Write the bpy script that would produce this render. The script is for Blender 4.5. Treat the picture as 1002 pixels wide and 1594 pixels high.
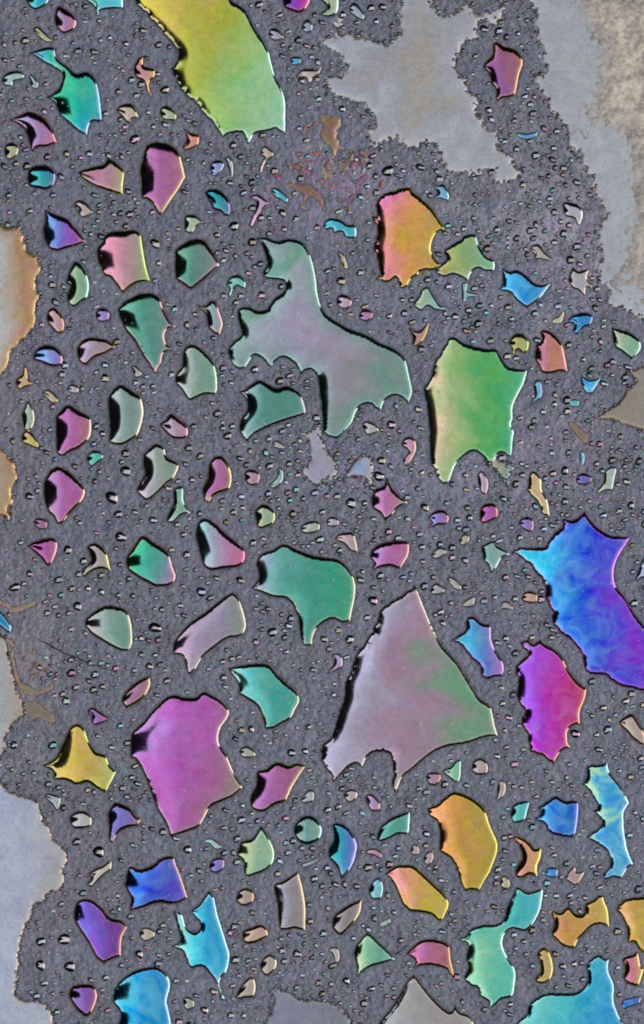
import bpy, math, random
import numpy as np
from mathutils import Vector, noise
from mathutils.geometry import delaunay_2d_cdt

random.seed(7); rng = np.random.default_rng(7)
for o in list(bpy.data.objects):
    bpy.data.objects.remove(o)
scene = bpy.context.scene
col = scene.collection
S = 0.001                                   # one unit of the traced plan, in metres
W0, H0 = 1002.0, 1594.0

# ---------------------------------------------------------------- camera
CAM_H = 14.0
cam = bpy.data.cameras.new('camera'); cam_o = bpy.data.objects.new('camera', cam)
col.objects.link(cam_o); scene.camera = cam_o
cam_o.location = (0, 0, CAM_H)
cam.sensor_fit = 'VERTICAL'; cam.angle = 2*math.atan(H0*S/2/CAM_H)
cam.clip_start = 0.1; cam.clip_end = 200
scene.cycles.pixel_filter_type = 'BLACKMAN_HARRIS'; scene.cycles.filter_width = 2.0
scene.render.resolution_x = 644; scene.render.resolution_y = 1024

# ---------------------------------------------------------------- world and lamps
world = bpy.data.worlds.new('World'); scene.world = world
world.use_nodes = True
world.node_tree.nodes['Background'].inputs['Color'].default_value = (0.85, 0.92, 1.0, 1)
world.node_tree.nodes['Background'].inputs['Strength'].default_value = 0.008

def lamp(name, cx, cy, cz, sx, sy, L, rot=(0, 0, 0), color=(1, 1, 1)):
    d = bpy.data.lights.new(name, 'AREA'); d.shape = 'RECTANGLE'
    d.size = sx; d.size_y = sy
    d.energy = L*math.pi*sx*sy; d.color = color
    o = bpy.data.objects.new(name, d); col.objects.link(o)
    o.location = (cx, cy, cz); o.rotation_euler = rot
    return o
def sheet(name, x0, x1, y0, y1, L, z=10.0, color=(1, 1, 1)):
    return lamp(name, (x0+x1)/2, (y0+y1)/2, z, x1-x0, y1-y0, L, color=color)

XL, YT, YB, ZL = -1.75, 3.5, -5.8, 18.0
ZS = ZL/10.0                                # the sheet hangs above the camera; XL... are for a height of 10
def soft(name, x0, x1, y0, y1, L, color=(1, 1, 1)):
    return sheet(name, x0*ZS, x1*ZS-0.01, y0*ZS, y1*ZS, L, ZL, color)
soft('softbox_overhead', XL+1.6, 11.0, YB, YT, 1.0)
for k in range(10):                         # brighter towards its left end
    soft('softbox_left_strip', XL+0.16*k, XL+0.16*(k+1), YB, YT, 1.02+0.46*((10-k)/10)**1.3, (0.94, 0.97, 1.0))
for k in range(24):                         # side wings, stepped so that a dark wedge is left open at the far left
    y = -0.8-0.2*k; soft('softbox_lower_wing', max(-12.0, XL-0.425*(k+0.6)), XL, y-0.2, y, 1.32)
for k in range(13):
    y = 0.9+0.19*k; soft('softbox_upper_wing', max(-12.0, XL-0.425*(k+0.6)), XL, y, min(YT, y+0.19), 1.32)
lamp('side_lamp', 22.0, -4.0, 9.8, 19, 28, 2.2, rot=(0, math.radians(90), 0), color=(1.0, 0.98, 0.95))

scene.view_settings.view_transform = 'Standard'
scene.view_settings.look = 'None'
scene.view_settings.exposure = 0.0
scene.view_settings.gamma = 1.0

# ---------------------------------------------------------------- materials
def s2l(c):
    c = np.asarray(c, float)/255.0
    return np.where(c <= 0.04045, c/12.92, ((c+0.055)/1.055)**2.4)

def new_mat(name):
    m = bpy.data.materials.new(name); m.use_nodes = True
    nt = m.node_tree; nt.nodes.clear()
    out = nt.nodes.new('ShaderNodeOutputMaterial'); p = nt.nodes.new('ShaderNodeBsdfPrincipled')
    nt.links.new(p.outputs[0], out.inputs[0])
    return m, nt, p
def node(nt, t, **kw):
    n = nt.nodes.new(t)
    for k, v in kw.items():
        if k.startswith('i_'): n.inputs[k[2:].replace('_', ' ')].default_value = v
        else: setattr(n, k, v)
    return n
def coords(nt):
    g = node(nt, 'ShaderNodeNewGeometry'); return g.outputs['Position']
def fnoise(nt, px, detail=3, rough=0.55, dist=0.0):
    n = node(nt, 'ShaderNodeTexNoise'); n.inputs['Scale'].default_value = 1/(px*S)
    n.inputs['Detail'].default_value = detail; n.inputs['Roughness'].default_value = rough
    n.inputs['Distortion'].default_value = dist
    nt.links.new(coords(nt), n.inputs['Vector']); return n
def mathn(nt, op, a, b=None, c=None):
    n = node(nt, 'ShaderNodeMath', operation=op)
    for i, v in enumerate((a, b, c)):
        if v is None: continue
        if isinstance(v, (int, float)): n.inputs[i].default_value = v
        else: nt.links.new(v, n.inputs[i])
    return n.outputs[0]
def maprange(nt, v, a, b, c, d):
    n = node(nt, 'ShaderNodeMapRange'); nt.links.new(v, n.inputs[0])
    for i, x in enumerate((a, b, c, d)): n.inputs[i+1].default_value = x
    return n.outputs[0]
def hsv(nt, color, h=None, s=None, v=None):
    n = node(nt, 'ShaderNodeHueSaturation'); nt.links.new(color, n.inputs['Color'])
    for k, x in (('Hue', h), ('Saturation', s), ('Value', v)):
        if x is not None:
            if isinstance(x, (int, float)): n.inputs[k].default_value = x
            else: nt.links.new(x, n.inputs[k])
    return n.outputs[0]
def bump(nt, h, dist, strength=1.0, prev=None):
    b = node(nt, 'ShaderNodeBump'); b.inputs['Distance'].default_value = dist*S
    b.inputs['Strength'].default_value = strength
    nt.links.new(h, b.inputs['Height'])
    if prev is not None: nt.links.new(prev, b.inputs['Normal'])
    return b.outputs[0]

def film_material(name, metallic, rough, grain, bumpd, hue=0.035, val=0.10):
    m, nt, p = new_mat(name)
    a = node(nt, 'ShaderNodeAttribute', attribute_name='film_color')
    big = fnoise(nt, 34, 4, 0.55, 0.8); fine = fnoise(nt, 3.2, 2, 0.6); mid = fnoise(nt, 11, 3, 0.6, 0.4)
    h = maprange(nt, mathn(nt, 'ADD', mathn(nt, 'MULTIPLY', big.outputs[0], 0.65), mathn(nt, 'MULTIPLY', mid.outputs[0], 0.35)), 0.3, 0.7, 0.5-hue, 0.5+hue)
    v = mathn(nt, 'ADD', maprange(nt, mid.outputs[0], 0.3, 0.7, 1-val*0.6, 1+val*0.6), maprange(nt, fine.outputs[0], 0.3, 0.7, -grain, grain))
    mb = fnoise(nt, 34, 5, 0.62, 1.1)
    s = maprange(nt, mb.outputs[0], 0.32, 0.68, 0.86, 1.0)
    h = mathn(nt, 'ADD', h, maprange(nt, mb.outputs[0], 0.3, 0.7, -hue*0.45, hue*0.45))
    v = mathn(nt, 'MULTIPLY', v, maprange(nt, mb.outputs[0], 0.32, 0.68, 1+val*0.3, 1-val*0.3))
    c = hsv(nt, a.outputs['Color'], h, s, v)
    nt.links.new(c, p.inputs['Base Color'])
    p.inputs['Metallic'].default_value = metallic
    r = maprange(nt, mid.outputs[0], 0.3, 0.7, rough*0.8, rough*1.25); nt.links.new(r, p.inputs['Roughness'])
    b = bump(nt, mid.outputs[0], bumpd, 0.5)
    b = bump(nt, fine.outputs[0], bumpd*0.35, 0.5, b)
    nt.links.new(b, p.inputs['Normal'])
    return m
M_OIL = film_material('iridescent_oil', 1.0, 0.075, 0.08, 0.03, 0.018, 0.14)
M_DULL = film_material('milky_film', 0.8, 0.34, 0.11, 0.9, 0.03, 0.28)
M_BUB = film_material('bubble_skin', 1.0, 0.12, 0.05, 0.10, 0.02, 0.1)
M_RES = film_material('dried_residue', 0.35, 0.38, 0.10, 1.4, 0.05, 0.2)

def crust_material():
    m, nt, p = new_mat('granular_crust')
    f1 = fnoise(nt, 6, 5, 0.75); f2 = fnoise(nt, 40, 3, 0.6, 0.5)
    vor = node(nt, 'ShaderNodeTexVoronoi', feature='SMOOTH_F1'); vor.inputs['Scale'].default_value = 1/(8*S)
    nt.links.new(coords(nt), vor.inputs['Vector'])
    mix = mathn(nt, 'ADD', mathn(nt, 'MULTIPLY', f1.outputs[0], 0.6), mathn(nt, 'MULTIPLY', f2.outputs[0], 0.4))
    ramp = node(nt, 'ShaderNodeValToRGB'); e = ramp.color_ramp.elements
    e[0].position = 0.40; e[0].color = (*s2l((184, 174, 168)), 1)
    e[1].position = 0.61; e[1].color = (*s2l((255, 248, 232)), 1)
    x = ramp.color_ramp.elements.new(0.5); x.color = (*s2l((232, 220, 208)), 1)
    nt.links.new(mix, ramp.inputs[0])
    a = node(nt, 'ShaderNodeAttribute', attribute_name='film_color')
    mc = node(nt, 'ShaderNodeMix', data_type='RGBA', blend_type='MULTIPLY'); mc.inputs[0].default_value = 1.0
    nt.links.new(ramp.outputs[0], mc.inputs[6]); nt.links.new(a.outputs['Color'], mc.inputs[7]); nt.links.new(mc.outputs[2], p.inputs['Base Color'])
    p.inputs['Metallic'].default_value = 0.7
    p.inputs['Roughness'].default_value = 0.45
    b = bump(nt, f1.outputs[0], 1.0, 0.7); b = bump(nt, vor.outputs[0], 0.6, 0.5, b)
    nt.links.new(b, p.inputs['Normal']); return m
M_CRUST = crust_material()

def skin_material():
    m, nt, p = new_mat('grey_skin')
    a = node(nt, 'ShaderNodeAttribute', attribute_name='stain')
    n1 = fnoise(nt, 3.0, 3, 0.6); n2 = fnoise(nt, 9, 4, 0.65, 0.6); n3 = fnoise(nt, 60, 3, 0.55)
    vor = node(nt, 'ShaderNodeTexVoronoi', feature='SMOOTH_F1'); vor.inputs['Scale'].default_value = 1/(6.5*S)
    nt.links.new(coords(nt), vor.inputs['Vector'])
    ramp = node(nt, 'ShaderNodeValToRGB'); e = ramp.color_ramp.elements
    e[0].position = 0.30; e[0].color = (0.142, 0.152, 0.205, 1)
    e[1].position = 0.70; e[1].color = (0.50, 0.51, 0.64, 1)
    mx = mathn(nt, 'ADD', mathn(nt, 'MULTIPLY', n1.outputs[0], 0.35), mathn(nt, 'ADD', mathn(nt, 'MULTIPLY', n2.outputs[0], 0.4), mathn(nt, 'MULTIPLY', n3.outputs[0], 0.25)))
    nt.links.new(mx, ramp.inputs[0])
    mixc = node(nt, 'ShaderNodeMix', data_type='RGBA', blend_type='MULTIPLY'); mixc.inputs[0].default_value = 1.0
    nt.links.new(ramp.outputs[0], mixc.inputs[6]); nt.links.new(a.outputs['Color'], mixc.inputs[7])
    # faint blue / brown mottling
    hue = maprange(nt, n2.outputs[1] if False else fnoise(nt, 5, 2, 0.5).outputs[0], 0.3, 0.7, 0.38, 0.62)
    c = hsv(nt, mixc.outputs[2], hue, 1.35)
    nt.links.new(c, p.inputs['Base Color'])
    p.inputs['Roughness'].default_value = 0.26
    p.inputs['Specular IOR Level'].default_value = 0.6
    b = bump(nt, n2.outputs[0], 3.8, 0.85); b = bump(nt, vor.outputs[0], 3.2, 0.75, b); b = bump(nt, n1.outputs[0], 0.9, 0.8, b)
    nt.links.new(b, p.inputs['Normal']); return m
M_SKIN = skin_material()

def dust_material():
    m, nt, p = new_mat('pale_dust')
    f = fnoise(nt, 20, 1); ramp = node(nt, 'ShaderNodeValToRGB'); e = ramp.color_ramp.elements
    e[0].color = (0.7, 0.62, 0.5, 1); e[1].color = (0.85, 0.84, 0.82, 1)
    nt.links.new(f.outputs[0], ramp.inputs[0]); nt.links.new(ramp.outputs[0], p.inputs['Base Color'])
    p.inputs['Roughness'].default_value = 0.6; return m
M_DUST = dust_material()

# ---------------------------------------------------------------- outlines
TILE = {}
for i, ox in enumerate((0, 326, 652)):
    for j, oy in enumerate((0, 320, 640, 950, 1244)): TILE['T%d%d' % (i, j)] = (ox, oy)
KZ = 350/1002.0
def parse(s):
    out = []; org = (0, 0)
    for t in s.split():
        if t[0] == 'T': org = TILE[t]; continue
        c = t.endswith('c')
        x, y = t.rstrip('c').split(',')
        out.append((org[0]+float(x)*KZ, org[1]+float(y)*KZ, c))
    return out
def smooth_outline(pts, step):
    """closed centripetal-like spline; points marked c keep a sharp corner"""
    n = len(pts); P = np.array([p[:2] for p in pts]); res = []
    for i in range(n):
        p1, p2 = P[i], P[(i+1) % n]; L = np.linalg.norm(p2-p1)
        if L < 1e-6: continue
        def tan(k):
            a, b = P[(k-1) % n], P[(k+1) % n]; la = np.linalg.norm(P[k % n]-a)+1e-6; lb = np.linalg.norm(b-P[k % n])+1e-6
            t = (b-a); t = t/(np.linalg.norm(t)+1e-6)
            return t*min(la, lb, L*1.1)
        t1 = (p2-p1)*0.75 if pts[i][2] else tan(i)
        t2 = (p2-p1)*0.75 if pts[(i+1) % n][2] else tan((i+1) % n)
        m = max(2, int(round(L/step)))
        for k in range(m):
            u = k/m; u2 = u*u; u3 = u2*u
            res.append((2*u3-3*u2+1)*p1+(u3-2*u2+u)*t1+(-2*u3+3*u2)*p2+(u3-u2)*t2)
    return np.array(res)
def area2(P):
    x, y = P[:, 0], P[:, 1]
    return 0.5*np.sum(x*np.roll(y, -1)-np.roll(x, -1)*y)
def scallop(P, amp, rnd, prob=0.6, stretch=1.0, lee=1.0):
    """little concave bites with points between them, where small bubbles press on the edge"""
    d = np.roll(P, -1, 0)-np.roll(P, 1, 0); d /= np.linalg.norm(d, axis=1)[:, None]+1e-9
    sgn = 1 if area2(P) > 0 else -1
    nin = np.stack([-d[:, 1], d[:, 0]], 1)*sgn
    n = len(P); seg = np.linalg.norm(np.roll(P, -1, 0)-P, axis=1); off = np.zeros(n); i = 0
    while i < n:
        Lw = rnd.uniform(4, 15)*stretch; acc = 0; j = i
        while j < n and acc < Lw: acc += seg[j]; j += 1
        if j >= n: break
        a = amp*rnd.uniform(0.3, 1.2) if rnd.random() < prob else amp*0.12
        for k in range(i, j):
            u = (k-i)/max(1, j-i); off[k] = a*math.sin(math.pi*u)**0.8
        i = j
    for k in range(n):
        off[k] += amp*0.18*noise.noise(Vector((P[k, 0]*0.35, P[k, 1]*0.35, 3.3)))
    if lee < 1: off *= np.interp(-nin[:, 0], [-0.1, 0.35], [1.0, lee])      # calm edge on the side away from the froth
    return P+nin*off[:, None]
def seg_dist(Q, P):
    A = P; B = np.roll(P, -1, 0); AB = B-A; L2 = (AB**2).sum(1)+1e-12
    out = np.empty(len(Q)); ch = max(1, 2000000//len(P))
    for i in range(0, len(Q), ch):
        q = Q[i:i+ch, None, :]-A[None]
        t = np.clip((q*AB[None]).sum(2)/L2, 0, 1)
        r = q-t[:, :, None]*AB[None]
        out[i:i+ch] = np.sqrt((r**2).sum(2).min(1))
    return out
def inside(Q, P):
    x, y = Q[:, 0], Q[:, 1]; r = np.zeros(len(Q), bool); n = len(P)
    for i in range(n):
        x1, y1 = P[i]; x2, y2 = P[(i+1) % n]
        if y1 == y2: continue
        c = ((y1 > y) != (y2 > y)); 
        if c.any(): r ^= c & (x < (x2-x1)*(y-y1)/(y2-y1)+x1)
    return r
def fbm(x, y, s, seed, oct=3):
    v = 0; a = 1; t = 0
    for k in range(oct):
        v += a*noise.noise(Vector((x/s, y/s, seed+k*7.1))); t += a; a *= 0.5; s *= 0.5
    return v/t*1.6

def mesh_object(name, V, F, mat, parent=None, colors=None, smooth=True, normals=None):
    me = bpy.data.meshes.new(name)
    me.from_pydata([tuple(v) for v in V], [], [tuple(int(i) for i in f) for f in F]); me.materials.append(mat)
    if smooth: me.polygons.foreach_set('use_smooth', np.ones(len(me.polygons), bool))
    if colors is not None:
        a = me.color_attributes.new('film_color', 'FLOAT_COLOR', 'POINT')
        a.data.foreach_set('color', np.concatenate([colors, np.ones((len(colors), 1))], 1).astype(np.float32).ravel())
    if normals is not None: me.normals_split_custom_set_from_vertices([tuple(v) for v in normals])
    o = bpy.data.objects.new(name, me); col.objects.link(o)
    if parent: o.parent = parent
    return o
def vert_normals(V, F):
    n = np.cross(V[F[:, 1]]-V[F[:, 0]], V[F[:, 2]]-V[F[:, 0]]); n /= np.linalg.norm(n, axis=1)[:, None]+1e-20
    N = np.stack([sum(np.bincount(F[:, k], n[:, c], len(V)) for k in range(3)) for c in range(3)], 1)
    return N/(np.linalg.norm(N, axis=1)[:, None]+1e-20)
def to_world(P, z): return np.stack([(P[:, 0]-W0/2)*S, (H0/2-P[:, 1])*S, z*S], 1)

LAM = 20.0
def cap_mesh(P, slope, rim_k, rimw=None, maxsp=3.0):
    """a pool lying inside outline P: rounded rim, then the height of a heavy liquid cap
    (lap h - h/LAM^2 = -c).  Returns plan points, heights, faces, distance to the edge."""
    A = abs(area2(P)); q = math.sqrt(A)
    w = rimw if rimw is not None else min(2.7, max(0.9, 0.07*q))
    sp = min(maxsp, max(1.3, q/15))
    if area2(P) < 0: P = P[::-1]
    d = np.roll(P, -1, 0)-np.roll(P, 1, 0); d /= np.linalg.norm(d, axis=1)[:, None]+1e-9
    nin = np.stack([-d[:, 1], d[:, 0]], 1)
    cand = []
    for dd in (0.38*w, w, 1.8*w):
        c = P+nin*dd; dist = seg_dist(c, P); k = (dist > 0.9*dd) & inside(c, P); cand.append(c[k])
    x0, y0 = P.min(0); x1, y1 = P.max(0)
    gx = np.arange(x0, x1, sp); gy = np.arange(y0, y1, sp*0.866); X, Y = np.meshgrid(gx, gy)
    X = X+(np.arange(len(gy)) % 2)[:, None]*sp*0.5
    G = np.stack([X.ravel(), Y.ravel()], 1)
    G = G[inside(G, P)]
    if len(G):
        dg = seg_dist(G, P); G = G[dg > 1.8*w+0.55*sp]
    Q = np.concatenate([P]+cand+[G])
    r = delaunay_2d_cdt([Vector(v) for v in Q], [], [list(range(len(P)))], 1, 1e-4)
    V = np.array([tuple(v) for v in r[0]]); F = np.array([f for f in r[2] if len(f) == 3])
    D = seg_dist(V, P); bnd = D < 1e-3
    # cotangent stiffness, solved by conjugate gradients
    n = len(V); I = []; J = []; Wt = []; M = np.zeros(n)
    a, b, c = V[F[:, 0]], V[F[:, 1]], V[F[:, 2]]
    ar = np.abs((b[:, 0]-a[:, 0])*(c[:, 1]-a[:, 1])-(b[:, 1]-a[:, 1])*(c[:, 0]-a[:, 0]))*0.5+1e-9
    for k in range(3):
        i, j, o = F[:, k], F[:, (k+1) % 3], F[:, (k+2) % 3]
        e1 = V[i]-V[o]; e2 = V[j]-V[o]
        cot = np.clip((e1*e2).sum(1)/(2*ar), -5, 20)*0.5; cot = np.maximum(cot, 0.01)
        I += [i, j]; J += [j, i]; Wt += [cot, cot]; M += np.bincount(F[:, k], ar/3, n)
    I = np.concatenate(I); J = np.concatenate(J); Wt = np.concatenate(Wt)
    dia = np.bincount(I, Wt, n)+M/LAM**2
    free = ~bnd
    def mul(x): return np.where(free, dia*x-np.bincount(I, Wt*x[J], n), x)
    rhs = np.where(free, M, 0.0); x = np.zeros(n); rr = rhs-mul(x); z = rr/np.where(free, dia, 1); p = z.copy(); rz = rr@z
    for it in range(300):
        Ap = mul(p); al = rz/(p@Ap+1e-30); x += al*p; rr -= al*Ap
        if np.linalg.norm(rr) < 1e-4*np.linalg.norm(rhs)+1e-12: break
        z = rr/np.where(free, dia, 1); rz2 = rr@z; p = z+rz2/(rz+1e-30)*p; rz = rz2
    a, b, c = V[F[:, 0]], V[F[:, 1]], V[F[:, 2]]; ha, hb, hc = x[F[:, 0]], x[F[:, 1]], x[F[:, 2]]
    det = ((b[:, 0]-a[:, 0])*(c[:, 1]-a[:, 1])-(b[:, 1]-a[:, 1])*(c[:, 0]-a[:, 0]))
    det = np.where(np.abs(det) < 1e-9, 1e-9, det)
    sx = ((hb-ha)*(c[:, 1]-a[:, 1])-(hc-ha)*(b[:, 1]-a[:, 1]))/det; sy = ((hc-ha)*(b[:, 0]-a[:, 0])-(hb-ha)*(c[:, 0]-a[:, 0]))/det
    g = np.sqrt(sx*sx+sy*sy); o = np.argsort(g); cw = np.cumsum(ar[o]); g90 = g[o][np.searchsorted(cw, 0.93*cw[-1])]
    h = x*slope/(g90+1e-9)
    z = h+rim_k*np.interp(D, [0, .38*w, w, 1.8*w], [0, 0.75*w, 1.10*w, 1.27*w])-0.4*w
    # keep triangles facing up once y is flipped
    F = np.where((det > 0)[:, None], F[:, ::-1], F)
    return V, z, F, D, w
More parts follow.
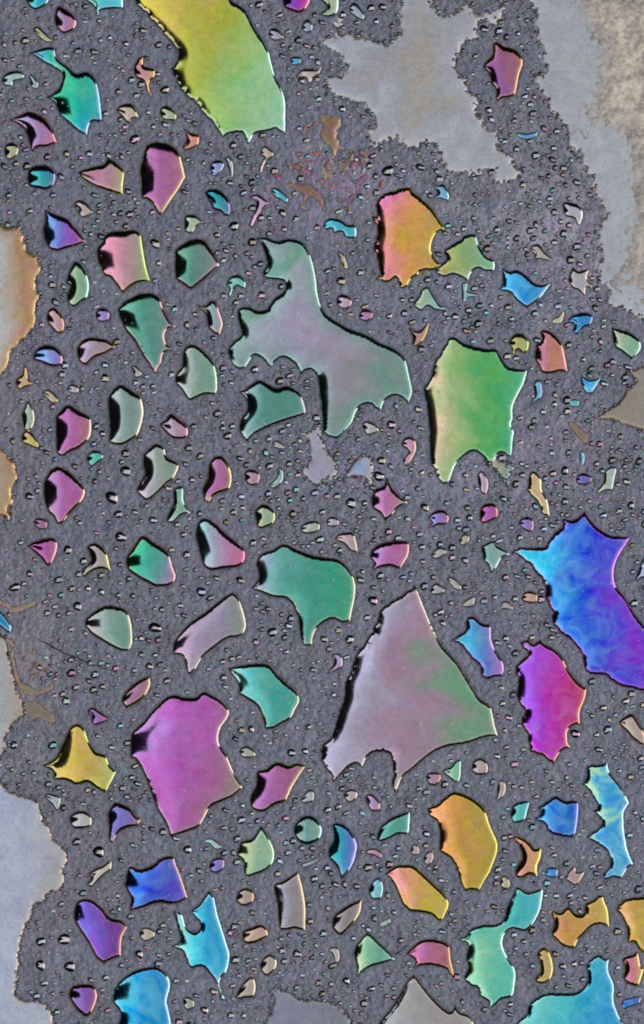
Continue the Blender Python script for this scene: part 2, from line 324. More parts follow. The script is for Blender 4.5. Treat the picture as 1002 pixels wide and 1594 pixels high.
# ---------------------------------------------------------------- what lies in the skin
# (kind, words, short name for neighbours or '', colours across it, rim colour, options, outline)
# options: g gradient angle in degrees (0 = left to right, 90 = top to bottom), s slope of the cap,
#          r depth of the bites in the edge, n how much the colours swirl, k strength of the rim
CR, YE, PK, LT, OR = 'F0E0C8', 'E8E090', 'F0B8B8', 'D8F0F0', 'F0C090'
THINGS = [
# --- large and middling pools
('pool', 'lime yellow pool slanting down from the top edge', 'lime yellow pool', 'D8C050 B8A840 A0A840 8CB870 88C0A8', LT, dict(g=35, s=.13, r=3, n=.25),
 'T00 590,-60 600,10 640,60 680,100 720,150 760,190 790,240 770,290 755,300 775,350 800,400 840,440 880,480 915,520 955,570 985,610 T10 60,612 85,600 120,598 155,610 165,655c 185,625 200,600 235,592 280,583 310,590 338,600c 340,540 338,450 320,390 295,340 280,290 265,230 240,180 200,120 165,50 130,20 100,0 60,-60'),
('pool', 'emerald green pool with a pink-tipped hook at its upper left', 'emerald hooked pool', '50A0C8 30B080 20A890 3098B8', 'C8D0F0', dict(g=25, s=.2, n=.3),
 'T00 125,235c 180,215 235,210 255,260 300,295 340,325 385,318 420,345 440,400 450,470 455,530 440,545c 410,545 395,570 388,605c 350,590 310,555 270,520 240,460 205,430c 245,405 270,370 275,330 240,305 195,280 160,255'),
('pool', 'mauve pink upright pool with a black patch on its left side', 'mauve upright pool', 'C890C8 B86CA0 B86890 C08088', YE, dict(s=.27),
 'T00 650,650 690,630 750,640 795,675 815,730 828,790c 800,840 765,890 735,935 712,965c 690,930 660,895 632,885 625,830 620,765 635,700'),
('pool', 'purple and brown pool in a notch of the pale grey film', 'purple pool in the grey film', '8858A0 98607C 985C58', OR, dict(s=.2, g=-20),
 'T20 330,195 345,185 380,205 420,215 450,240 465,280 450,330 440,380 430,420 405,435 370,440 345,450 340,400 320,370 310,330 285,300 300,270 325,245'),
('pool', 'blue to violet pool with a pink right rim, above a pink square one', 'blue-violet wedge', '4890D8 6878C0 8850A8 A05090', PK, dict(s=.25),
 'T01 195,15c 240,35 295,55 330,90 360,130 382,160c 340,180 290,195 250,205 215,190 195,150 190,100 200,60'),
('pool', 'pink squarish pool with a yellow-green right rim', 'pink square pool', 'E090C0 C88098 A08888 88A068', 'D0E080', dict(s=.24),
 'T01 465,135 490,115 550,110 600,108 628,130 640,200 655,280 672,340c 620,345 580,365 545,395c 520,360 490,325 460,310 435,250 430,195 455,160'),
('pool', 'teal pool with a pointed pink rim on its right', 'pointed teal pool', '58C090 409078 5C8878 988898', PK, dict(s=.25),
 'T01 780,200 820,165 870,145 910,155 945,200 980,265c 940,305 900,340 850,378c 810,350 780,325 775,260'),
('pool', 'long green-teal pool with two round bites in its right edge', 'long green-teal pool', '60C8A0 389878 409080 708880', PK, dict(s=.25),
 'T01 530,450 560,420 620,390 670,388 710,410 730,460 760,520 785,540c 750,550 735,580 745,620 765,640 730,660 720,700 705,720 690,755c 665,715 630,665 600,610 560,560 535,510 520,465'),
('pool', 'grey-green oval pool with a pale right rim', 'grey-green oval pool', 'B0A8B0 90A09C 709484 709C84', 'D8ECC8', dict(s=.19),
 'T01 815,650 840,620 880,625 930,670 960,720 970,790 960,840 910,845 860,865 840,870 805,820 780,790 780,750 805,720 810,680'),
('pool', 'grey pool with a tall black bar down its left side', 'grey pool with black bar', 'C0B8C8 889C98 748C88 8C9890', CR, dict(s=.27),
 'T02 480,-60 510,-105 540,-120 600,-85 630,-60 642,0 635,50 615,105 580,135 530,155 480,140c 485,80 480,0'),
('pool', 'small pink pool with a cream right rim beside the grey black-barred one', 'small pink pool', 'C878C0 C0689C B88080', CR, dict(s=.27),
 'T02 245,30 260,5 300,-30 350,-5 400,25 410,65 400,120 355,165 310,185 275,205 250,180 245,100'),
('pool', 'magenta teardrop pool with a cream rim near the left edge', 'magenta teardrop pool', 'C8A0D0 B8609C B86898', 'F0D8A0', dict(s=.27),
 'T02 205,290 230,255 265,245 310,270 350,310 380,350 375,385 350,420 310,460 280,500 255,508c 235,470 215,455 195,400 190,330'),
('pool', 'green-teal pool with a mauve lower right end', 'teal and mauve pool', '48C080 40A088 609090 A080A8', PK, dict(s=.24, g=20),
 'T02 560,655 590,610 630,555 680,580 720,605 755,640 770,690 785,740 760,775 700,785 650,765 600,735 565,700'),
('pool', 'grey-green pool bent like a shoe with a cream rim', 'grey shoe-shaped pool', 'C8B0D0 8C9890 708C7C', CR, dict(s=.25),
 'T02 640,190 690,145 730,160 745,200 785,225 798,250 775,300 740,330 700,370 655,400 625,380 605,345 640,280 635,240'),
('pool', 'pink boot-shaped pool with a yellow right rim', 'pink boot-shaped pool', 'D080C0 C070A0 A87080', YE, dict(s=.26),
 'T02 900,345 920,300 925,250 950,205 990,200 1020,240 1035,290 1025,345 985,365 950,380 925,410 905,385'),
('pool', 'pool turning from cyan at left to pink at its right rim', 'cyan to pink pool', '78D0D0 98A0B0 A878A0 B86088', 'F0A0C0', dict(s=.26),
 'T02 880,500 910,475 960,500 1000,540 1050,580 1090,620 1090,665 1060,695 1000,705 950,712 915,700 895,660 870,560'),
('pool', 'grey-teal guitar-pick pool with a pale right rim', 'grey-teal pick-shaped pool', 'C0A8C0 8C9C98 6C9484 709080', CR, dict(s=.22),
 'T03 375,60 385,30 430,-5 480,-25 550,-10 575,20 590,80 590,150 570,185c 530,180 470,150 410,110 385,85'),
('pool', 'lavender grey bent pool with a black spot at its left', 'lavender bent pool', 'C0A0C0 9888A0 8C8498 78887C', CR, dict(s=.2),
 'T03 775,140 810,90 850,50 920,0 990,-55 1030,-80 1060,-60 1085,0 1098,70 1073,115 1013,130 960,165 905,210 870,265 840,290c 825,250 810,205 770,195'),
('pool', 'mustard yellow winged pool above the large pink one', 'mustard yellow pool', 'D0C080 C8A848 B8A050 A8B068', 'D8E898', dict(s=.2),
 'T03 185,690c 240,660 280,590 310,525 345,505 375,530 400,590 430,630 470,645 490,690 520,720c 500,760 470,815c 430,795 390,770 340,780 290,760 240,755 235,720'),
('pool', 'large orchid pink pool with a black block on its left', 'large orchid pink pool', 'C890D8 C460BC C058B0 B46898 A09078', CR, dict(s=.2, g=15, n=.35),
 'T03 580,570 590,540 640,490 690,430 760,375 820,385 870,385 905,362 950,380 993,410 1023,460 983,530 978,590 1013,650 1043,720 1083,790c 1040,830 1000,850 940,880 910,930 880,970 800,1000 760,1012c 740,960 700,890 670,810 630,710 600,665 580,660'),
('pool', 'teal leaf-shaped pool left of the big mauve triangle', 'teal leaf-shaped pool', '98D0D0 60B0A8 489890 509888', CR, dict(s=.22),
 'T13 80,255c 130,245 190,235 260,240 300,280 340,320 385,360 403,400 385,440 360,485 320,510 280,530 245,530c 235,480 210,430 160,395 130,370 125,330 100,290'),
('pool', 'magenta four-sided pool right of the large orchid pink one', 'magenta four-sided pool', 'C880C8 B46098 A06878', YE, dict(s=.23),
 'T13 210,720 250,705 300,675 350,690 390,680 430,695c 400,740 370,790 340,850 290,870 240,900 190,885 180,830 205,780'),
('pool', 'big mauve triangular pool turning green at its right corner', 'big mauve triangle', 'A8A4C0 9890A4 987C94 90808C 6C9078 609874', CR, dict(s=.14, r=2.5, n=.8, g=10, sc=.22),
 'T13 870,-80 800,-40 760,0 740,45 710,110 670,170 635,225 625,270 600,320 595,400 570,460 555,510 540,565 500,600 490,640 510,700 540,740 545,775c 580,740 620,700 650,690 680,700 700,660 740,635 800,650 815,700 810,760 820,825c 840,790 860,745 900,715 940,680 1000,635 1063,610 1153,595 1223,570 1288,562c 1273,510 1253,430 1203,390 1153,310 1103,230 1033,150 993,70 963,0 935,-70 915,-115c'),
('pool', 'teal wavy-topped pool under the left arm of the grey-lilac pool', 'teal wavy-topped pool', '88B8B8 409080 388C78 489884', 'F0D8E0', dict(s=.22),
 'T12 150,-95 215,-140 260,-125 300,-105 345,-115 400,-85 420,-45 430,5 400,25 340,45 260,75 200,105 165,140c 140,105 130,70 140,30 165,-5 160,-50 130,-85'),
('pool', 'largest grey-lilac branching pool with green-grey edges in the middle', 'grey-lilac branching pool', '6C9888 98A0A8 9C90AC 94889C 88848C 6C8C84', 'D0ECE0', dict(s=.15, n=.7, g=35, r=.8, sc=.18, e=('5C9484', 14)),
 'T11 205,145c 250,140 300,155 360,145 410,160 440,200 460,250 475,320 485,400 510,470 560,510 620,545 700,575 760,610 820,635 870,680 890,750 905,830 885,885c 860,860 820,850 780,875 765,915c 745,910 720,890 690,890 660,910 640,960 T12 640,45 600,95 570,122 530,118c 505,90 500,20 T11 495,900 488,840 485,800 475,755 440,735 405,755c 380,710 330,680 290,700 270,720 240,690 200,670 175,700 150,730 110,720 80,650 110,600 140,575 130,530 120,490 130,455 175,450 210,465 250,460 290,410 330,380 335,345 310,335 250,325 235,300 255,260 240,200 225,165'),
('pool', 'teal-green arched pool left of the tip of the mauve triangle', 'teal-green arch', 'B0A0C0 68A098 489080 409478 489478', CR, dict(s=.17, n=.3),
 'T12 205,680 230,635 280,615 330,590 390,615 460,640 520,650 575,660 620,700 650,760 650,830 635,900 628,940c 590,945 550,930 510,945 480,970 465,1000 458,1045c 420,1045 400,990 395,930 370,870 340,840 280,830 230,810 180,790c 215,750 215,710'),
('pool', 'pink diamond-shaped pool with four points', 'pink diamond', 'C888C0 B07098 A08080', CR, dict(s=.25),
 'T12 720,380 740,345 775,330 790,290c 815,340 850,380 885,408c 845,430 810,470 780,492c 760,460 725,430'),
('pool', 'pink pill-shaped pool above the mauve triangle', 'pink pill-shaped pool', 'B890C8 B06898 A86888', PK, dict(s=.24),
 'T12 715,650 720,620 760,590 830,575 880,580 893,610 885,650 850,705c 790,695 720,710c 730,680'),
('pool', 'orange pool with a magenta left side', 'orange and magenta pool', 'D060A8 D08078 C88C48 B89440 A88C3C', YE, dict(s=.15, r=2.5, n=.45, g=10),
 'T11 735,0 725,60 745,110 735,150 730,200 745,240 755,310 740,330 790,345 830,330 850,370 880,360 900,330 930,310 980,300 T21 0,300 60,290 105,265c 75,240 55,190 75,130 115,105c 95,70 70,30 40,-6 0,-41 -30,-65 T10 900,840 870,830 820,850 800,850 760,870 740,910 735,960'),
('pool', 'olive green ragged pool touching the orange one', 'olive ragged pool', 'A89850 90A868 78A078 70A888', LT, dict(s=.15, r=1.5, n=.4),
 'T21 75,275 115,240 110,200 150,165 180,150 205,130 250,128 270,180 300,225 335,245 335,290 300,295 260,285 235,300 215,345c 195,325 150,310 115,320 80,305'),
('pool', 'bright blue pool with a horn at its right', 'bright blue horned pool', '58C8E8 2098D0 1888C0 3098C8', LT, dict(s=.17, r=1.2),
 'T21 370,280 400,290 440,285 480,310 520,345 560,350 590,345c 560,390 530,425 480,460c 440,430 400,390 355,375 370,350'),
('pool', 'magenta pool with an orange middle right of the green pool', 'magenta and orange pool', 'A86CB0 B87880 B88058 A05890', OR, dict(s=.2, n=.3),
 'T21 540,560 575,555 610,580 640,620 655,680 665,745c 630,740 590,750 550,745 530,710 515,680 520,620 545,600'),
('pool', 'large bright green pool with a peach left side and black bar', 'large green pool', 'E0B898 98B474 5CA65C 48A458 48A878', LT, dict(s=.15, r=1.4, n=.25),
 'T21 130,590 160,585 200,610 250,625 300,635 345,640 370,680 400,715 440,725 485,730c 470,790 440,850 420,900 420,950 T22 412,60 425,90 420,130 415,190 400,205 360,190 320,235 290,210 255,185 230,185 200,205 165,240 145,290 130,320 105,325 75,290 65,255 50,240 45,150 40,50 30,-30 T21 20,840 15,820 45,770 70,690 100,640'),
('pool', 'large blue pool with a cyan left side and violet right side', 'large blue-violet pool', '18D0E0 10B0DC 1078D0 2854C8 5044C4 8038BC A838B0', 'F0A0D8', dict(s=.15, r=2.5, n=.4, g=5),
 'T22 405,630c 440,605 500,605 560,595 590,555 635,510 640,480 680,485 710,470 735,440c 760,480 800,520 850,550 890,555 945,560c 920,600 885,660 870,720 880,780 920,830 960,900 1010,960 1110,1040 1110,1290 T23 1002,365 950,350 900,340 860,320 820,295 770,290 740,270 725,210 690,150 640,110 600,70 590,20 T22 595,900 560,820 560,780 520,720 480,680 440,645'),
('pool', 'teal to violet bent pool right of the mauve triangle', 'teal to violet bent pool', '30C0C0 3C98C0 6878B8 9870B0', 'E0B0E0', dict(s=.2, r=1.2),
 'T23 135,135c 175,110 205,85 210,40 240,25 280,55 320,70 325,130 345,180 375,230 380,270 365,295 330,300 305,312c 275,290 270,250 235,220 215,195 180,155'),
('pool', 'vivid magenta upright pool with an orange right rim', 'vivid magenta pool', '9858E0 A83CC8 B430A8 B83890 B84878', OR, dict(s=.16, r=2, n=.35),
 'T23 450,140c 480,130 510,150 535,130 560,150 600,170 640,210 670,270 710,320 750,350c 740,400 720,450 720,510c 690,515 665,540 665,590 680,610c 640,625 620,650 595,690c 560,660 520,640 490,625 480,560 455,500 465,450 435,390 440,320 425,260 460,215 480,190 455,165'),
('pool', 'deep blue squarish pool left of the swirled cyan one', 'deep blue square pool', '40B0E8 1080C8 0870BC 2068B8', 'C8C8F0', dict(s=.18, r=1.2),
 'T24 510,90c 540,60 530,35 575,5 610,-15 650,5 705,10 712,60 700,150 670,175 620,165 580,150 560,115'),
('pool', 'tall swirled cyan and pale yellow pool near the right edge', 'tall swirled cyan pool', 'A8D0A8 58B0C8 3890C8 68B0C8', 'E0F4F4', dict(s=.15, r=2, n=1.5, g=0, sc=.12),
 'T23 745,700 770,685 810,685 840,675c 850,720 890,770 920,820 940,860c 915,900 915,960 T24 915,130 930,220 957,290c 930,310 900,355 870,350 830,360 820,330 850,290 840,240 800,210 740,170c 790,130 810,100 780,60 T23 765,900 790,870 765,820 725,780c 745,740'),
('pool', 'large amber pool shaped like a half moon', 'amber half-moon pool', 'E89878 CC9048 B88C38 A8903C A09040', 'E8E080', dict(s=.18, r=1.2, n=.25),
 'T24 35,40c 80,20 120,-15 160,-35 220,-15 270,20 300,60 320,120 350,190 350,240 320,320 290,370 265,410 235,405 205,410 185,370 160,300 130,260 90,230 90,150 75,100 45,75'),
('pool', 'small orange pool with a pink left side and four corners', 'small orange four-cornered pool', 'D88898 C88C70 B09850', YE, dict(s=.34),
 'T24 420,170 455,170 490,190 520,220 545,215 545,260 530,300 530,350c 495,340 460,355 430,345 430,310 455,260 445,210'),
('pool', 'pale green to cyan pool shaped like a boomerang', 'green-cyan boomerang', 'A0D0A0 58B8A0 40B0A8 38A8C0', 'E0F8F0', dict(s=.17, r=1.4, n=.35, g=-15),
 'T24 440,390 480,410 520,405 552,400 550,450 540,500 510,555 475,590 440,585 405,585 380,610 375,650 395,700 430,760 430,820 415,880 370,895 340,920 300,945c 310,910 270,880 260,845 230,835 200,800 215,750 205,700 215,650 165,630c 210,600 230,575 290,555 340,555 375,530 390,480 415,430'),
('pool', 'orange-gold bow-tie pool right of the boomerang', 'gold bow-tie pool', 'C88068 B88848 B89048 B8A058', YE, dict(s=.18, r=1.2, n=.3),
 'T24 590,500 630,505 665,480 700,510 735,510 740,470 780,445 810,425 830,460 845,500 850,575c 810,560 770,570 740,600 710,630 690,665 650,660 620,640 590,600 600,550'),
('pool', 'golden pool cut by the right edge near the bottom', 'golden pool at the right edge', 'D8A060 B89848 A89444', YE, dict(s=.18, r=1),
 'T24 890,470 920,445 970,435 1060,450 1060,700 990,680 960,640 930,640 925,580 905,530 880,495'),
('pool', 'teal blue pool running off the bottom edge at right', 'teal pool at the bottom edge', '80C8C0 48B0B8 1898C0 1090C0', 'D0F0F8', dict(s=.15, r=1.8, n=.3, g=20),
 'T24 380,1080 430,995 470,960 500,900 560,865 620,860 690,860 725,840 750,790 745,740 775,700 800,690 830,710 850,705c 845,760 870,830 870,900 890,960 930,1080'),
('pool', 'gold and pink wedge-shaped pool left of the amber half-moon', 'gold and pink wedge', 'E08CA8 D09068 B89C40 B0A048', 'E8E080', dict(s=.19, r=1),
 'T14 780,335c 820,300 860,290 905,295 950,330 1003,380 1043,420 1068,465 1053,510 1028,545 993,520 953,510 890,500 860,470 830,400 800,350'),
('pool', 'rose pink and brown pool under the gold and pink wedge', 'rose pink pool', 'C868A8 B06888 986458', OR, dict(s=.18, r=.8),
 'T14 875,690c 910,650 950,625 993,622 1043,635 1071,660 1078,720 1088,790 1053,760 993,745 933,745 910,755 915,720'),
('pool', 'yellow-green ragged-topped pool above the grey rectangle', 'yellow-green pool', 'D0C880 98B878 78B088 88B888', 'D0F0D0', dict(s=.2, r=1),
 'T14 120,235 140,190 190,170 230,115c 265,170 290,230 285,280 250,320 200,340 165,345 150,310 150,280 125,255'),
('pool', 'teal to blue spindle-shaped pool standing upright', 'teal-blue spindle', '38B8A8 309CA8 4878B0 7068B8', 'D0C8F0', dict(s=.26),
 'T14 545,115 575,105 615,125 650,175 660,215 645,280 615,330 585,360c 570,310 530,260 530,220 550,170'),
('pool', 'grey upright rectangular pool with a cream right rim', 'grey rectangle', 'B4B8CC 908C98 888084 8C8480', 'F0D8A8', dict(s=.2),
 'T14 285,385 330,360 395,320c 415,390 430,480 428,590c 380,580 320,585 305,540 300,470'),
('pool', 'green three-pointed pool above the bottom edge', 'green three-pointed pool', 'D0D0A0 80B898 60A088 78A890', 'D8F8E0', dict(s=.2),
 'T14 640,680 665,630 705,595 760,640 800,680 828,715c 770,735 710,755 650,795c 655,750'),
('pool', 'royal blue four-cornered pool at lower left', 'royal blue pool', '3888E0 3858C0 4048B0 6060B8', OR, dict(s=.22),
 'T04 555,370 575,300 620,310 670,295 720,260 770,255 785,290 810,350 838,440c 780,470 700,465 640,485 575,500c 580,440 560,400'),
('pool', 'violet pool with an orange right rim at lower left', 'violet pool', '6460D0 7450B8 704898 784078', OR, dict(s=.2),
 'T04 330,490 350,450 400,445 450,480 490,525 540,540 570,570c 545,620 540,700c 500,715 460,735c 420,700 390,640 350,580 330,540'),
('pool', 'cyan barrel-shaped pool cut by the bottom edge', 'cyan barrel-shaped pool', '38C0D8 18A0C8 1090C0 1088B8', LT, dict(s=.2),
 'T04 510,840 560,785 620,755 690,745 740,775 760,830 745,900 745,1080 520,1080 535,960 500,900'),
('pool', 'cyan splash-shaped pool with pointed arms to the left', 'cyan splash', '98D8D0 40B8C8 1098C0 20A0C0', LT, dict(s=.16, r=1),
 'T04 930,405c 955,440 970,510 995,590 1010,640 1025,700 1010,770 985,800 978,835 1003,888 980,900c 968,830 940,790 900,750 850,755 830,720 810,680 755,655c 800,630 785,560 770,495c 810,510 830,570 870,590 890,560 850,500 880,470 905,440'),
# --- dull films
('film', 'large pale blue-grey film spread over the top right', 'large pale grey film', 'B4BAC8 A8A8B0 B0A8A0 A8ACB4 B4B8C4 A8ACB4', 'E0D8D0', dict(s=.06, r=6, n=1.0, k=.22, e=('B4B8C8', 12)),
 'T10 790,-80 810,0 840,30 825,60 840,120 820,160 785,185 740,180 690,165 640,150 590,130 575,100 555,85 560,130 510,150 480,180 520,215 560,250 585,290 540,320 505,350 510,400 560,430 610,450 660,460 690,490 720,530 715,560 690,600 700,640 740,690 775,690 800,640 830,640 860,670 930,660 T20 60,640 85,690 110,750 170,770 250,790 310,770 340,830 400,810 470,775 430,720 410,680 365,650 360,615 380,590 330,560 300,520 280,500 270,420 235,400 210,350 190,290 205,220 240,200 290,180 265,140 275,110 310,105 350,110 380,80 400,50 370,20 300,45 265,40 240,10 200,10 150,40 100,40 80,0 80,-80'),
('crust', 'beige granular film filling the top right corner with a blue-grey margin', 'beige granular corner', 'B0B4C0 B0B4BC B4B8C0 C0B8B0', 'E0D8D0', dict(s=.06, r=5, n=.7, k=.22, e=('B4B8C8', 12)),
 'T20 490,-80 495,30 510,80 515,150 540,200 545,250 560,310 510,330 505,380 550,430 560,480 600,530 645,560 655,620 690,680 720,750 760,820 800,900 T21 835,40 800,80 790,150 800,220 790,300 800,350 840,380 830,420 850,450 900,470 960,500 1002,520 1180,540 T20 1180,400 1180,-80'),
('film', 'brown and grey film with a frilled pale edge at the left side', 'frilled brown film', 'C0C4C8 C4C8CC C4C8CC C4C4C4 C0A890 B88C68 C0A080', 'FCDCA0', dict(s=.10, r=2, n=.3, k=.9, e=('B88048', 7)),
 'T01 -200,70 -60,60 20,90 60,85 95,95 110,140 125,200 165,230 185,280 165,330 165,375 190,400 160,450 160,530 130,570 90,620 50,660 40,700 20,740 5,770 -60,800 -200,800'),
('film', 'narrow brown film with a peach scalloped edge, left side', 'narrow scalloped film', 'B8B4B0 B8B8B4 B8A490 B08C70', 'FCD0A0', dict(s=.10, r=2, k=.9, e=('B88050', 6)),
 'T02 -200,120 -60,120 10,170 40,200 75,240 80,290 60,350 60,410 40,440 45,490 10,470 -60,500 -200,500'),
('film', 'milky grey-blue film hugging the left edge above the big milky one', 'upper milky film', 'B4C0D0 B8C4D0 B0B4BC B0A498', 'C8A888', dict(s=.05, r=2, k=.5),
 'T03 -200,80 -60,80 20,120 40,200 60,290 90,380 110,450 60,510 30,570 20,640 -60,680 -200,680'),
('film', 'large milky blue-grey film in the bottom left corner', 'large milky film', 'A8B8D0 B0BCD4 B4BCD0 B0B0B8', 'ECD4BC', dict(s=.05, r=3, n=.5, k=.7),
 'T03 -200,700 -60,700 0,760 40,800 110,815 170,850 195,910 T04 195,90 250,170 300,230 290,330 290,400 240,425 200,450 150,500 130,560 95,620 90,700 85,780 90,880 180,890 230,950 240,1080 -200,1080'),
('film', 'blue-grey speckled film at the bottom edge, left of centre', 'speckled bottom film', '9094AC 84889C 848490', 'B8B8C0', dict(s=.05, r=2.5, k=.4),
 'T14 240,1080 250,980 275,920 270,850 300,830 340,850 400,880 470,890 540,900 600,930 640,1000 650,1080'),
('pool', 'plain grey peaked pool rising from the bottom edge', 'grey peaked pool', 'A4A8B0 989898 908C8C 949490', CR, dict(s=.14, n=.3),
 'T14 730,1080 760,990 800,940 840,880 880,810 910,780c 950,830 1000,890 1043,930 1078,945 1088,905c 1113,945 1163,970 1190,1080'),
('film', 'brownish grey film coming in from the right edge', 'brownish right film', 'A09084 9C948C 98928C', 'E8D0B0', dict(s=.07, r=2, k=.8),
 'T21 930,745 960,775 920,820 880,880 810,920 770,970 T22 800,45 840,40 900,60 960,80 1010,95 1180,100 T21 1180,720 1050,700'),
('film', 'grey tail of film below the branching pool', 'grey film tail', 'B0B0C8 A8A4BC A0A0AC', 'E0D8D8', dict(s=.08, r=1.5, k=.4),
 'T12 430,92 455,80 485,55 500,85 500,108 508,130 515,150 540,195 575,215 580,240 560,300 520,320 470,330 430,300 385,260c 430,235 440,190 435,130 385,95c'),
('film', 'lilac-blue smear of film left of the pink diamond', 'lilac-blue smear', 'A8ACC8 98ACD0 B0A8B8', 'E8D8D0', dict(s=.09, r=1, k=.6),
 'T12 605,290 630,240 670,200 710,200 730,250 720,330 690,300 650,290'),
('film', 'peach and teal scrap of film at the foot of the green pool', 'peach and teal scrap', 'D0A088 A8A898 70A898', LT, dict(s=.09, r=1, k=.6),
 'T22 300,215 340,175 352,215 420,230 430,250 400,300 405,350 385,310 350,275 315,245'),
# --- residues
('residue', 'rust brown T-shaped smear under the pale grey film', '', 'A88878 A07860 B09078', 'E8CCB0', dict(s=.1, r=4, k=.6),
 'T10 485,510 530,515 570,510 590,545 575,580 580,640 600,665 570,665 560,710 545,720 535,670 510,640 490,600 500,560'),
('residue', 'purple curling smear left of the orange pool', '', '8C7080 986088 905C80', 'C090A8', dict(s=.1, r=2, k=.5),
 'T10 560,880 600,885 640,860 650,830 625,800 600,765 640,800 690,775 700,790 665,830 660,870 620,895 580,900'),
('residue', 'thin rusty smear below the T-shaped one', '', '907070 A07868 8C6C74', 'D0A890', dict(s=.1, r=2, k=.5),
 'T10 340,820 400,822 430,812 470,840 500,875 515,940 480,900 440,880 420,905 410,860'),
('residue', 'tan streak curving along the left edge below a blue scrap', '', 'A49484 9C8878 A09084', 'C8A890', dict(s=.06, r=4, k=.25),
 'T03 40,130 65,140 62,200 75,280 110,330 170,345 235,330 230,355 180,375 120,385 85,350 55,280 42,200'),
('residue', 'tan smear in the skin above the mustard yellow pool', '', '988C80 988678 908480', 'B8A490', dict(s=.05, r=5, k=.2),
 'T03 90,420 150,400 200,440 240,460 240,500 190,495 130,480'),
('residue', 'peach thread beside the narrow scalloped film, lower left', '', 'A8988C A89080 A09088', 'D8B8A0', dict(s=.06, r=3, k=.3),
 'T02 -20,840 20,845 60,870 110,855 160,850 120,880 80,900 30,885'),
('residue', 'peach ragged scrap left of the brownish right film', '', 'A88C80 A08478 9C8880', 'C8A898', dict(s=.08, r=2, k=.5),
 'T22 665,50 700,60 735,90 755,110 740,150 715,130 690,100'),
# --- smaller drops: place words are added from the nearest large pool
('drop', 'cyan drop cut by the top edge', '', '38B0B8 3098A8', LT, {}, 'T00 105,-50 115,5 150,45 195,30 222,-5 222,-50'),
('drop', 'pale cyan drop hanging from the top edge', '', '78C0A8 58B8C0 40B0C8', LT, dict(s=.18), 'T00 375,-50 380,0 415,30 432,75c 450,50 500,42 545,38 550,0 565,-50'),
('drop', 'lilac oval drop', '', '9090B8 9C7098 A87088', PK, {}, 'T00 250,35 240,75 245,110 270,145 295,150 330,130 342,100 325,65 285,35 260,25'),
('drop', 'olive slanted small drop', '', 'A0A080 A8A888', CR, {}, 'T00 148,128 170,118 200,145 228,178 210,190 180,172 158,150'),
('drop', 'pale teal lopsided drop', '', '90B0B0 98B0A8', LT, {}, 'T00 8,350 40,318 85,315 108,335 95,355 60,365 50,385 20,380'),
('drop', 'blue-grey sliver of a drop', '', '90A8B8 8CA0A8', LT, {}, 'T00 130,335 150,340 170,370 160,395 138,385'),
('drop', 'violet crescent drop with a salmon tip', '', 'A0B8E8 9C88C0 A06CA0 B06888', 'F0A890', {}, 'T00 38,535c 90,510 130,495 190,520 230,570 255,635c 210,655 165,660 140,680c 125,625 105,580 70,550'),
('drop', 'khaki small rounded drop', '', 'A8A890 A09C80', CR, {}, 'T00 18,670 30,640 60,635 82,660 75,690 45,712 25,700'),
('drop', 'teal rounded drop', '', '58C0B8 3C98A0 487890', 'C0A0C8', {}, 'T00 120,800 125,760 160,735 205,735 240,760 250,795 235,830 200,848 150,838 130,830'),
('drop', 'brown-pink leaf-shaped drop', '', '9C7C88 A86C88 A47884 A0A070', YE, dict(s=.2), 'T00 345,762c 400,745 460,730 485,705 530,735 555,770 550,820 548,870c 500,858 440,840 390,815 360,790'),
('drop', 'rose and gold Y-shaped drop', '', 'C07090 B88080 C8A078', OR, {}, 'T00 598,290 630,250 640,290 665,300 688,310 690,340 665,370 668,410 680,430c 650,400 640,365 610,350 595,325'),
('drop', 'beige tooth-shaped drop', '', 'B0A098 B8A890', CR, {}, 'T00 518,490 540,465 580,460 605,490 618,525c 590,530 570,548 540,520'),
('drop', 'pale green bean-shaped drop', '', 'A8B888 98B080', YE, {}, 'T00 712,495 730,470 760,480 785,510 780,535 740,538 720,525'),
('drop', 'salmon drop with a pointed top', '', 'C88C78 C88070', OR, {}, 'T00 820,570c 845,590 880,600 888,630 870,655 835,668 812,660 830,625'),
('drop', 'pale blue kidney-shaped drop', '', '98A8C8 8890B8', LT, {}, 'T00 935,750 945,722 975,712 998,730 990,755 965,780 945,770'),
('drop', 'grey-beige pear-shaped drop', '', 'A8A0A8 B0A090', CR, {}, 'T00 330,915 350,890 385,905 415,945c 390,965 360,968 345,940'),
('drop', 'purple and crimson top-edge drop', '', '5840B0 8838A0 C04880', PK, {}, 'T10 320,-20 330,30 350,45 400,60 435,35 455,-10 455,-60 320,-60'),
('drop', 'yellow-green hooked top-edge drop', '', 'B0B878 A0B080 98B890', LT, {}, 'T10 500,-60 495,0 520,30 485,65c 520,78 555,70 575,45 578,0 570,-60'),
('drop', 'blue-grey triangular drop', '', '98A4B8 8890A0', LT, {}, 'T10 620,45 640,10 665,25 690,70 680,90 650,75'),
('drop', 'lavender grey small drop', '', 'A0A0B8 9890A0', CR, {}, 'T10 262,155 275,125 305,130 330,165 310,180 285,180'),
('drop', 'slate grey small drop', '', '8898A8 8C94A0', LT, {}, 'T10 410,120 430,85 450,95 460,125 440,145 420,140'),
('drop', 'sky blue tiny drop', '', '60A8C8 5898B8', LT, {}, 'T10 360,262 385,250 408,262 400,285 370,290'),
('drop', 'beige hook-shaped drop', '', 'B0A8A8 A09890', CR, {}, 'T10 385,345 410,310 450,305 480,310 500,290c 490,325 460,350 445,370 430,350 405,345'),
('drop', 'teal drop with a violet rim', '', '38A8B0 2C8C98 507898', 'C090C0', {}, 'T10 -20,860 0,842 40,845 75,875 95,920 90,955 70,965 50,945 20,935 0,905'),
